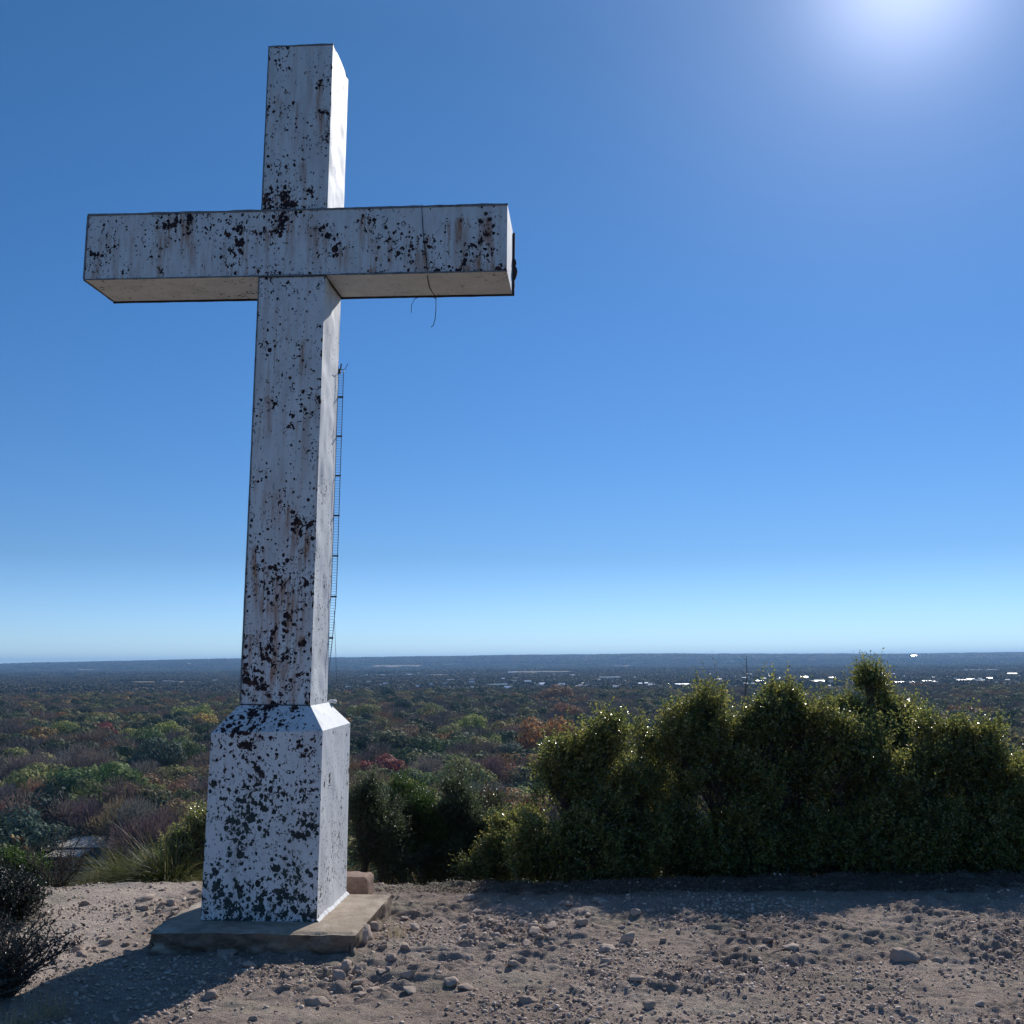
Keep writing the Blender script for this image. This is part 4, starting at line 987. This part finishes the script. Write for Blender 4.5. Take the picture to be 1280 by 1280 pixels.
NOTE = [(80, 921, 32, 'leaf', 'yellowgreen', 'bright yellow green round tree in the valley at far left'), (118, 904, 30, 'leaf', 'olive', 'dark olive tree behind the dark red one on the left'), (131, 918, 30, 'leaf', 'darkred', 'dark red tree in the valley left of the cross'),
        (104, 943, 27, 'dark', 'dark', 'almost black round tree below the dark red one'), (123, 944, 26, 'leaf', 'rust', 'rusty orange tree beside the almost black round one'), (74, 997, 38, 'leaf', 'gold', 'golden yellow tree low on the left'),
        (26, 998, 56, 'leaf', 'olive', 'broad olive tree left of the golden yellow one'), (18, 954, 42, 'leaf', 'olive', 'olive tree on the left edge above the bare ones'), (160, 925, 30, 'leaf', 'yellowgreen', 'pale green tree right of the dark red one'),
        (182, 935, 44, 'leaf', 'green', 'wide green tree halfway between the red tree and the pedestal'), (212, 922, 34, 'leaf', 'yellowgreen', 'yellow green tree just left of the pedestal shoulder'), (245, 894, 34, 'leaf', 'yellowgreen', 'yellow green tree touching the left side of the cross shaft'),
        (250, 908, 32, 'leaf', 'gold', 'golden brown tree under the yellow green one at the shaft'), (226, 901, 26, 'dark', 'dark', 'dark evergreen left of the golden brown tree'), (190, 955, 46, 'leaf', 'teal', 'grey green tree left of the pedestal, middle distance'),
        (228, 945, 44, 'leaf', 'green', 'dull green tree close to the left pedestal edge'), (150, 990, 44, 'leaf', 'brown', 'brownish olive tree in the row above the grass clump'), (182, 992, 44, 'leaf', 'brown', 'brown leaved tree right of the brownish olive one'),
        (216, 980, 46, 'leaf', 'olive', 'grey olive tree above the big grass clump'), (246, 1002, 34, 'leaf', 'bright', 'vivid green tree partly hidden by the pedestal'), (256, 962, 16, 'leaf', 'rust', 'small red brown tree against the pedestal left edge'),
        (50, 918, 30, 'dark', 'teal', 'dark green tree left of the yellow green round tree'), (40, 975, 56, 'bare', 'grey', 'large leafless grey tree on the far left'), (100, 968, 56, 'bare', 'grey', 'large leafless grey tree between the golden and the dark tree'),
        (480, 968, 50, 'leaf', 'red', 'deep red round tree just right of the pedestal'), (690, 931, 62, 'leaf', 'orange', 'wide orange tree left of the pointed evergreen'), (663, 926, 40, 'leaf', 'brown', 'brown gold tree at the left end of the orange one'), (646, 909, 22, 'leaf', 'darkred', 'small dark red tree above the orange one'),
        (706, 894, 32, 'leaf', 'rust', 'dull orange tree left of the pointed evergreen top'), (487, 920, 26, 'leaf', 'yellowgreen', 'yellow green tree above the deep red one'), (512, 923, 34, 'leaf', 'brown', 'brown tree right of the yellow green one above the red tree'),
        (590, 914, 34, 'leaf', 'yellowgreen', 'yellow green tree in the middle of the valley'), (566, 918, 34, 'leaf', 'olive', 'olive tree just left of the middle yellow green one'), (612, 938, 34, 'leaf', 'yellowgreen', 'yellow green tree behind the grey shed'),
        (575, 940, 46, 'leaf', 'green', 'large green tree above the low scrub'), (555, 960, 44, 'leaf', 'green', 'large green tree directly behind the bright green juniper'), (618, 878, 19, 'dark', 'dark', 'dark ball shaped tree in the middle distance'),
        (486, 873, 20, 'dark', 'dark', 'dark flat oak right of the cross shaft'), (480, 863, 15, 'dark', 'dark', 'second dark oak just behind the flat one'), (505, 888, 24, 'dark', 'dark', 'dark oak below the two beside the shaft'), (625, 905, 28, 'dark', 'teal', 'blue green tree left of the small dark red one'),
        (455, 898, 30, 'leaf', 'olive', 'olive tree touching the right pedestal shoulder'), (448, 915, 30, 'dark', 'teal', 'dark green tree hugging the right pedestal edge'), (540, 896, 26, 'leaf', 'olive', 'olive tree in the middle distance right of the dark oaks'), (695, 870, 30, 'leaf', 'rust', 'russet tree high in the valley left of the pointed shrub'),
        (640, 945, 44, 'dark', 'teal', 'dark green tree behind the grey shed roof'), (520, 905, 28, 'bare', 'purple', 'purplish leafless tree above the brown one'), (645, 930, 36, 'bare', 'purple', 'purplish leafless tree left of the orange one')]
for (px, py, wp, kind, col, lab) in NOTE:
    x, y, dia = solve(px, py, wp); place_tree(x, y, dia, kind, COLR[col], lab, None, 'autumn_tree' if col in ('gold', 'rust', 'orange', 'red', 'darkred') else ('bare_tree' if kind == 'bare' else 'valley_tree'), y < 700, .05)

# ------------------------------------------------------------------ buildings
BL = []
def building(px, py, wpx, roof='roofw', wallm='wall', label=None, group=None, hgt=None, parts=False, name='building', ratio=.55, flat=False):
    h_ = hgt or random.uniform(5.5, 8.5)
    d = ray(px, py)
    Y = first_hit(d, 150, 12500, 1200, lambda Y: h_ * .85)
    x, y = d[0] * Y, Y; wd = max(wpx / FPX * Y, 6.0); dp = max(wd * ratio, 6); z = float(H(x, y))
    dp = min(dp, 60)
    wl = MB(); wl.box(-wd / 2, wd / 2, -dp / 2, dp / 2, -3, h_ * .72)
    rf = MB(); e_ = .5; hh = h_ * .72; h_ = max(h_, hh + dp * .11)
    if flat: rf.box(-wd / 2 - e_, wd / 2 + e_, -dp / 2 - e_, dp / 2 + e_, hh + .01, hh + .7)
    else: rf.add([(-wd / 2 - e_, -dp / 2 - e_, hh - .1), (wd / 2 + e_, -dp / 2 - e_, hh - .1), (wd / 2 + e_, dp / 2 + e_, hh - .1), (-wd / 2 - e_, dp / 2 + e_, hh - .1), (-wd / 2 - e_, 0, h_), (wd / 2 + e_, 0, h_)],
                 [(0, 1, 5, 4), (2, 3, 4, 5), (0, 4, 3), (1, 2, 5), (3, 2, 1, 0)])
    win = MB(); nw = max(2, int(wd / 5))
    for i in range(nw):
        xc = -wd / 2 + (i + .5) * wd / nw; win.box(xc - .7, xc + .7, -dp / 2 - .05, -dp / 2 + .1, 1.2, 2.6)
    rot = (0, 0, random.uniform(-.35, .35))
    if parts:
        r = empty(name, (x, y, z), rot)
        obj(wl.mesh('wall', M[wallm]), r); obj(rf.mesh('roof', M[roof]), r)
        for i in range(nw):
            xc = -wd / 2 + (i + .5) * wd / nw; wm = MB(); wm.box(xc - .7, xc + .7, -dp / 2 - .05, -dp / 2 + .1, 1.2, 2.6); obj(wm.mesh('window', M['pane']), r)
    else:
        al = MB()
        for m_, k in ((wl, 0), (rf, 1), (win, 2)): al.add(np.concatenate(m_.V), m_.F, k)
        r = obj(al.mesh(name, [M[wallm], M[roof], M['pane']])); r.location = (x, y, z); r.rotation_euler = rot
    BL.append((x, y, max(wd, dp) / 2 + 3)); return tag(r, label, 'building', group)
GEN = ('small pale roofed building among the dark valley trees', 'small pale roofed buildings across the valley')
for (px, py, wp, roof, lab, fl) in [(1222, 837, 52, 'wall', 'long pinkish white building at the top right of the town', True), (1232, 842, 22, 'roofw', 'bright white hall in front of the long pinkish building', True), (1224, 850, 20, 'roofw', 'bright white block below the white hall at right', True),
        (1194, 863, 28, 'roofw', 'wide white roofed building left of the one on the right edge', False), (1276, 863, 22, 'roofw', 'white roofed building on the right edge of the picture', False), (1130, 853, 24, 'roofw', 'white shed above the right evergreen shrubs', False), (1177, 884, 26, 'roofg', 'pale low roof nearest above the right hand shrubs', False),
        (620, 855, 26, 'roofw', 'long white building in the middle of the valley', True), (560, 858, 22, 'roofg', 'long thin pale building left of the long white one', True), (730, 857, 30, 'roofg', 'long grey white building above the pointed evergreen', True), (759, 846, 32, 'roofw', 'long white strip building near the far plain', True),
        (207, 851, 16, 'roofw', 'white building cluster far left of the cross shaft', True), (284, 844, 10, 'roofw', 'white building close to the left of the shaft', True), (44, 901, 13, 'roofg', 'grey white roof among bare trees on the far left', False), (252, 931, 14, 'roofg', 'pale roof touching the left edge of the pedestal', False),
        (812, 870, 16, 'roofg', 'grey roof between the first and second evergreen shrub', False), (485, 893, 10, 'roofw', 'white roof just below the dark oaks beside the shaft', False), (40, 957, 12, 'roofg', 'small pale roof under the leafless trees at left', False)]:
    building(px, py, wp, roof, 'wall', lab, None, None, wp > 14, flat=fl)
for (px, py, wp) in [(665, 868, 8), (702, 855, 8), (517, 876, 9), (582, 877, 6), (711, 876, 5), (862, 869, 10), (895, 849, 14), (950, 851, 12), (1005, 846, 8), (1022, 851, 16), (1012, 867, 8), (1074, 852, 14), (1158, 851, 12), (1122, 865, 12), (1201, 850, 14), (1261, 897, 10), (852, 855, 18), (847, 867, 12), (917, 846, 8),
                     (25, 872, 5), (19, 860, 6), (29, 860, 6), (228, 854, 8), (269, 850, 6), (181, 846, 5), (62, 890, 4), (525, 935, 8), (578, 896, 6), (650, 957, 10), (555, 925, 9), (440, 870, 5), (740, 878, 8)]:
    building(px, py, wp, random.choice(['roofw', 'roofw', 'roofg']), 'wall', *GEN)
for i in range(235):
    px = random.uniform(700, 1290) if i < 170 else random.uniform(430, 720); py = 840 + abs(random.gauss(0, 1)) * 17
    building(px, py, 2.5 + 7 * random.random() ** 2 * (1.15 if py < 860 else .8), random.choice(['roofw', 'roofw', 'roofg', 'roofg', 'roofd']), random.choice(['wall', 'wallg']), *GEN)
building(625, 986, 40, 'roofd', 'wallg', 'grey walled house with a dark roof behind the red leaved bush', None, 5.5, True, 'house')
building(490, 950, 60, 'roofg', 'wall', 'long low pale roof behind the deep red tree', None, 4.5, True, 'house')
building(1142, 819.5, 6, 'roofw', 'wall', 'tiny white block on the skyline of the far ridge at right', None, 14, False)
building(236, 829.5, 4, 'roofw', 'wall', 'tiny white block near the left skyline', None, 12, False)

# nearest house below the hill, with two roof levels, a post and a tank
d = ray(88, 1062); 
Y = first_hit(d, 120, 900, 900, lambda Y: 4.2)
hx, hy = d[0] * Y, Y; z0 = float(H(hx, hy)); pxm = Y / FPX
hs = empty('house', (hx, hy, z0)); tag(hs, 'nearest house below the hilltop with pale sheet roofs at two levels', 'house')
mb = MB(); mb.box(-30 * pxm, 40 * pxm, 3, 9, -2, 4.6); obj(mb.mesh('wall', M['wallg']), hs)
mb = MB(); mb.add([(-34 * pxm, 2.0, 4.4), (44 * pxm, 2.0, 4.4), (40 * pxm, 9.6, 6.0), (-26 * pxm, 9.6, 6.0), (-34 * pxm, 2.0, 4.2), (44 * pxm, 2.0, 4.2), (40 * pxm, 9.6, 5.8), (-26 * pxm, 9.6, 5.8)], [(0, 1, 2, 3), (7, 6, 5, 4), (0, 4, 5, 1), (1, 5, 6, 2), (2, 6, 7, 3), (3, 7, 4, 0)]); obj(mb.mesh('roof', M['sheet']), hs)
mb = MB(); mb.add([(-26 * pxm, -3.5, 3.0), (18 * pxm, -3.5, 3.0), (22 * pxm, 1.9, 3.9), (-20 * pxm, 1.9, 3.9), (-26 * pxm, -3.5, 2.8), (18 * pxm, -3.5, 2.8), (22 * pxm, 1.9, 3.7), (-20 * pxm, 1.9, 3.7)], [(0, 1, 2, 3), (7, 6, 5, 4), (0, 4, 5, 1), (1, 5, 6, 2), (2, 6, 7, 3), (3, 7, 4, 0)])
o = obj(mb.mesh('porch_roof', M['sheet']), hs)
for xx in (10 * pxm, -22 * pxm):
    mb = MB(); mb.box(xx - .22, xx + .22, -3.3, -2.9, -4, 2.8); obj(mb.mesh('post', M['roofw']), hs)
for xx in (-18, -2, 28):
    mb = MB(); mb.box(xx * pxm - .6, xx * pxm + .6, 2.95, 3.05, 1.0, 2.6); obj(mb.mesh('window', M['pane']), hs)
tk = MB(); tk.tube([(0, 0, -3), (0, 0, 1.2), (0, 0, 1.5)], [.8, .8, .5], 14)
o = obj(tk.mesh('tank', M['roofw'])); o.location = (hx - 6 * pxm, hy - 6, z0 - 1.5); tag(o, 'pale tank standing left of the house post', 'tank')
BL.append((hx, hy, 11)); [BL.append((hx * (1 - q / hy), hy - q, 16)) for q in (18, 36, 54, 72, 90, 108)]
def mast(px, top, bot, label):
    p = at(px, bot, 10800); q = at(px, top, 10800); h_ = q[2] - p[2]; m = MB()
    for k in range(3): m.tube([(math.cos(k * 2.1) * 2.2, math.sin(k * 2.1) * 2.2, -25), (math.cos(k * 2.1) * .8, math.sin(k * 2.1) * .8, h_)], .7, 4)
    for z in np.arange(0, h_, 8): m.tube([(1.8, 0, z), (-1, 1.6, z + 4), (-1, -1.6, z + 8)], .4, 4)
    o = obj(m.mesh('radio_mast', M['wallg'])); o.location = tuple(p); tag(o, label, 'mast')
mast(890.5, 813, 820, 'thin radio mast on the far ridge left of the dead twig'); mast(1067, 812, 819, 'thin radio mast on the far ridge left of the shrub spire')
# utility pole with wires
d = ray(173, 982); up_ = empty('utility_pole', (0, 0, 0)); 
x, y, _ = solve(173, 975, 30); up_.location = (x, y, float(H(x, y))); tag(up_, 'wooden utility pole among the grey trees left of the cross', 'pole')
mb = MB(); mb.tube([(0, 0, -2), (0, 0, 11.5)], [.2, .14], 8); obj(mb.mesh('post', M['palebark']), up_)
mb = MB(); mb.box(-1.2, 1.2, -.08, .08, 10.6, 10.8); obj(mb.mesh('crossarm', M['palebark']), up_)

# ------------------------------------------------------------------ woodland fill
bx_, by_, br_ = (np.array([b[i] for b in BL]) for i in range(3))
def clear(x, y, pad=0):
    ok = np.ones(len(x), bool)
    for a, b, r in zip(bx_, by_, br_):
        r = r + pad * (.55 if b > 400 else 0); f = min(b * .055, 230) + r + pad
        ok &= ~((np.abs(x - a) < r) & (y < b + r) & (y > b - f))
    return ok & ~in_fields(x, y)
def scatter(y0, y1, sp, amax=.62):
    xs, ys_ = [], []; y = y0
    while y < y1:
        xx = np.arange(-amax * y - 30, amax * y + 30, sp); xs.append(xx + rng.uniform(-.48, .48, len(xx)) * sp); ys_.append(np.full(len(xx), y) + rng.uniform(-.48, .48, len(xx)) * sp); y += sp
    return np.concatenate(xs), np.concatenate(ys_)
x, y = scatter(150, 1500, 10.2)
ok = clear(x, y)
for a, b, r in SPOTS: ok &= (x - a) ** 2 + (y - b) ** 2 > (r + 2) ** 2
x, y = x[ok], y[ok]
az = x / y
vis = (np.abs(az) < .5) & (y > 165)
vis &= ~((az > .03) & (y < 420))                                      # behind the shrubs on the right
vis &= ~((az > -.29) & (az < -.175))                                  # behind the pedestal
cand = np.where(vis)[0]; cand = cand[np.argsort(y[cand])][:250]; ind = np.zeros(len(x), bool); ind[cand] = True
patch = vn(x / 70, y / 90, 33); pick = rng.random(len(x))
left = (x / y < -.2)
kinds = np.where(pick < .42 + .6 * (patch - .5), 2, np.where(pick > .83, 1, 0))   # 0 leaf 1 dark 2 bare
LAB = {'bare': ('leafless grey brown tree in the wooded valley below the hilltop', 'leafless trees in the valley', 'bare_tree'), 'dark': ('dark evergreen oak in the wooded valley below the hilltop', 'dark evergreen oaks in the valley', 'evergreen_tree'),
       'olive': ('dull green leafy tree in the wooded valley below the hilltop', 'dull green trees in the valley', 'valley_tree'), 'brown': ('brown autumn leaved tree in the wooded valley below the hilltop', 'brown leaved trees in the valley', 'autumn_tree')}
for i in np.where(ind)[0]:
    kd = ['leaf', 'dark', 'bare'][kinds[i]]
    if kd == 'leaf':
        c = random.choices(['green', 'olive', 'brown', 'teal'], [3, 6, 2.5, 1.5])[0]; l_ = 'brown' if c == 'brown' else 'olive'
    else: c = 'dark' if kd == 'dark' else random.choice(['grey', 'grey', 'purple', 'brown']); l_ = kd
    place_tree(x[i], y[i], 8.5 + 8 * random.random() ** 1.5, kd, COLR[c], LAB[l_][0], LAB[l_][1], LAB[l_][2], y[i] < 235)

# distant clump prototypes
for s in range(3):
    r_ = np.random.default_rng(900 + s); n = 420
    cxy = r_.uniform(-14, 14, (14, 2)); k = r_.integers(0, 14, n); d = unit(r_.normal(size=(n, 3))); d[:, 2] = np.abs(d[:, 2])
    rr = r_.uniform(3.5, 6, 14)[k]
    P = np.stack([cxy[k, 0], cxy[k, 1], np.full(n, 2.5)], -1) + d * rr[:, None]
    nn = unit(d + r_.normal(size=(n, 3)) * .3); dd = unit(np.cross(nn, r_.normal(size=(n, 3)))); S = np.cross(nn, dd); L = r_.uniform(1.2, 2.6, n)[:, None]
    V = np.stack([P - dd * L / 2 - S * L / 2, P + dd * L / 2 - S * L / 2, P + dd * L / 2 + S * L / 2, P - dd * L / 2 + S * L / 2], 1).reshape(-1, 3)
    STUFF.append(mesh('woodland_tree', V, np.arange(n * 4).reshape(-1, 4), M['w_far']))
pc = bpy.data.collections.new('woodland_kinds')
for me in STUFF:
    o = bpy.data.objects.new('woodland_tree', me); pc.objects.link(o)
# order by name is the order of creation: leaf 0-2, dark 3-5, bare 6-8, clumps 9-11
X, Y_, I, S_ = [], [], [], []
m = ~ind
X.append(x[m]); Y_.append(y[m]); I.append(kinds[m] * 3 + rng.integers(0, 3, m.sum())); S_.append(.75 + .95 * rng.random(m.sum()) ** 1.6)
for (a, b, sp, sc) in ((1500, 4600, 27, 1.0), (4600, 9000, 55, 2.0), (9000, 11800, 90, 3.0)):
    xx, yy = scatter(a, b, sp, .56); ok = clear(xx, yy, 16 * sc) & (vn(xx / 260, yy / 200, 39) > .16)
    xx, yy = xx[ok], yy[ok]; X.append(xx); Y_.append(yy); I.append(9 + rng.integers(0, 3, len(xx))); S_.append(sc * rng.uniform(.7, 1.2, len(xx)))
X, Y_, I, S_ = map(np.concatenate, (X, Y_, I, S_))
Zv = H(X, Y_); me = bpy.data.meshes.new('woodland'); me.vertices.add(len(X)); me.vertices.foreach_set('co', np.stack([X, Y_, Zv], -1).astype(np.float32).ravel())
for nm, typ, dat in (('kind_index', 'INT', I.astype(np.int32)), ('size', 'FLOAT', S_.astype(np.float32)), ('turn', 'FLOAT', rng.uniform(0, 6.28, len(X)).astype(np.float32)), ('tall', 'FLOAT', np.where(S_ > 1.9, S_ * .55, S_ * 1.1).astype(np.float32))):
    me.attributes.new(nm, typ, 'POINT').data.foreach_set('value', dat)
wo = obj(me); tag(wo, 'continuous woodland filling the valley to the far ridge', kind='stuff')
ng = bpy.data.node_groups.new('woodland', 'GeometryNodeTree'); ng.is_modifier = True
ng.interface.new_socket('Geometry', in_out='INPUT', socket_type='NodeSocketGeometry'); ng.interface.new_socket('Geometry', in_out='OUTPUT', socket_type='NodeSocketGeometry')
N = ng.nodes.new; gi, go = N('NodeGroupInput'), N('NodeGroupOutput'); iop = N('GeometryNodeInstanceOnPoints'); ci = N('GeometryNodeCollectionInfo')
ci.inputs['Collection'].default_value = pc; ci.inputs['Separate Children'].default_value = True; ci.inputs['Reset Children'].default_value = True
def na(nm, t_):
    a = N('GeometryNodeInputNamedAttribute'); a.data_type = t_; a.inputs['Name'].default_value = nm; return a.outputs['Attribute']
iop.inputs['Pick Instance'].default_value = True
L_ = ng.links.new
L_(gi.outputs[0], iop.inputs['Points']); L_(ci.outputs[0], iop.inputs['Instance']); L_(na('kind_index', 'INT'), iop.inputs['Instance Index'])
cr_ = N('ShaderNodeCombineXYZ'); L_(na('turn', 'FLOAT'), cr_.inputs['Z']); e2r = N('FunctionNodeEulerToRotation'); L_(cr_.outputs[0], e2r.inputs[0]); L_(e2r.outputs[0], iop.inputs['Rotation'])
cs = N('ShaderNodeCombineXYZ'); sz = na('size', 'FLOAT'); L_(sz, cs.inputs['X']); L_(sz, cs.inputs['Y']); L_(na('tall', 'FLOAT'), cs.inputs['Z']); L_(cs.outputs[0], iop.inputs['Scale'])
L_(iop.outputs[0], go.inputs[0])
wo.modifiers.new('woodland', 'NODES').node_group = ng

# ------------------------------------------------------------------ air
mb = MB(); mb.box(-19000, 19000, -5000, 27500, -190, 175)
t = NT('air'); t.t.nodes.remove(t.b); pv = t.n('ShaderNodeVolumePrincipled'); pv.inputs['Color'].default_value = (.32, .61, 1.0, 1); pv.inputs['Density'].default_value = 5.4e-5; pv.inputs['Anisotropy'].default_value = 0.2
t.l(pv.outputs[0], t.out.inputs['Volume'])
tag(obj(mb.mesh('haze', t.m)), 'thin blue haze over the valley', kind='stuff')
print('trees', NTREE, 'wood', len(X), 'objects', len(bpy.data.objects))
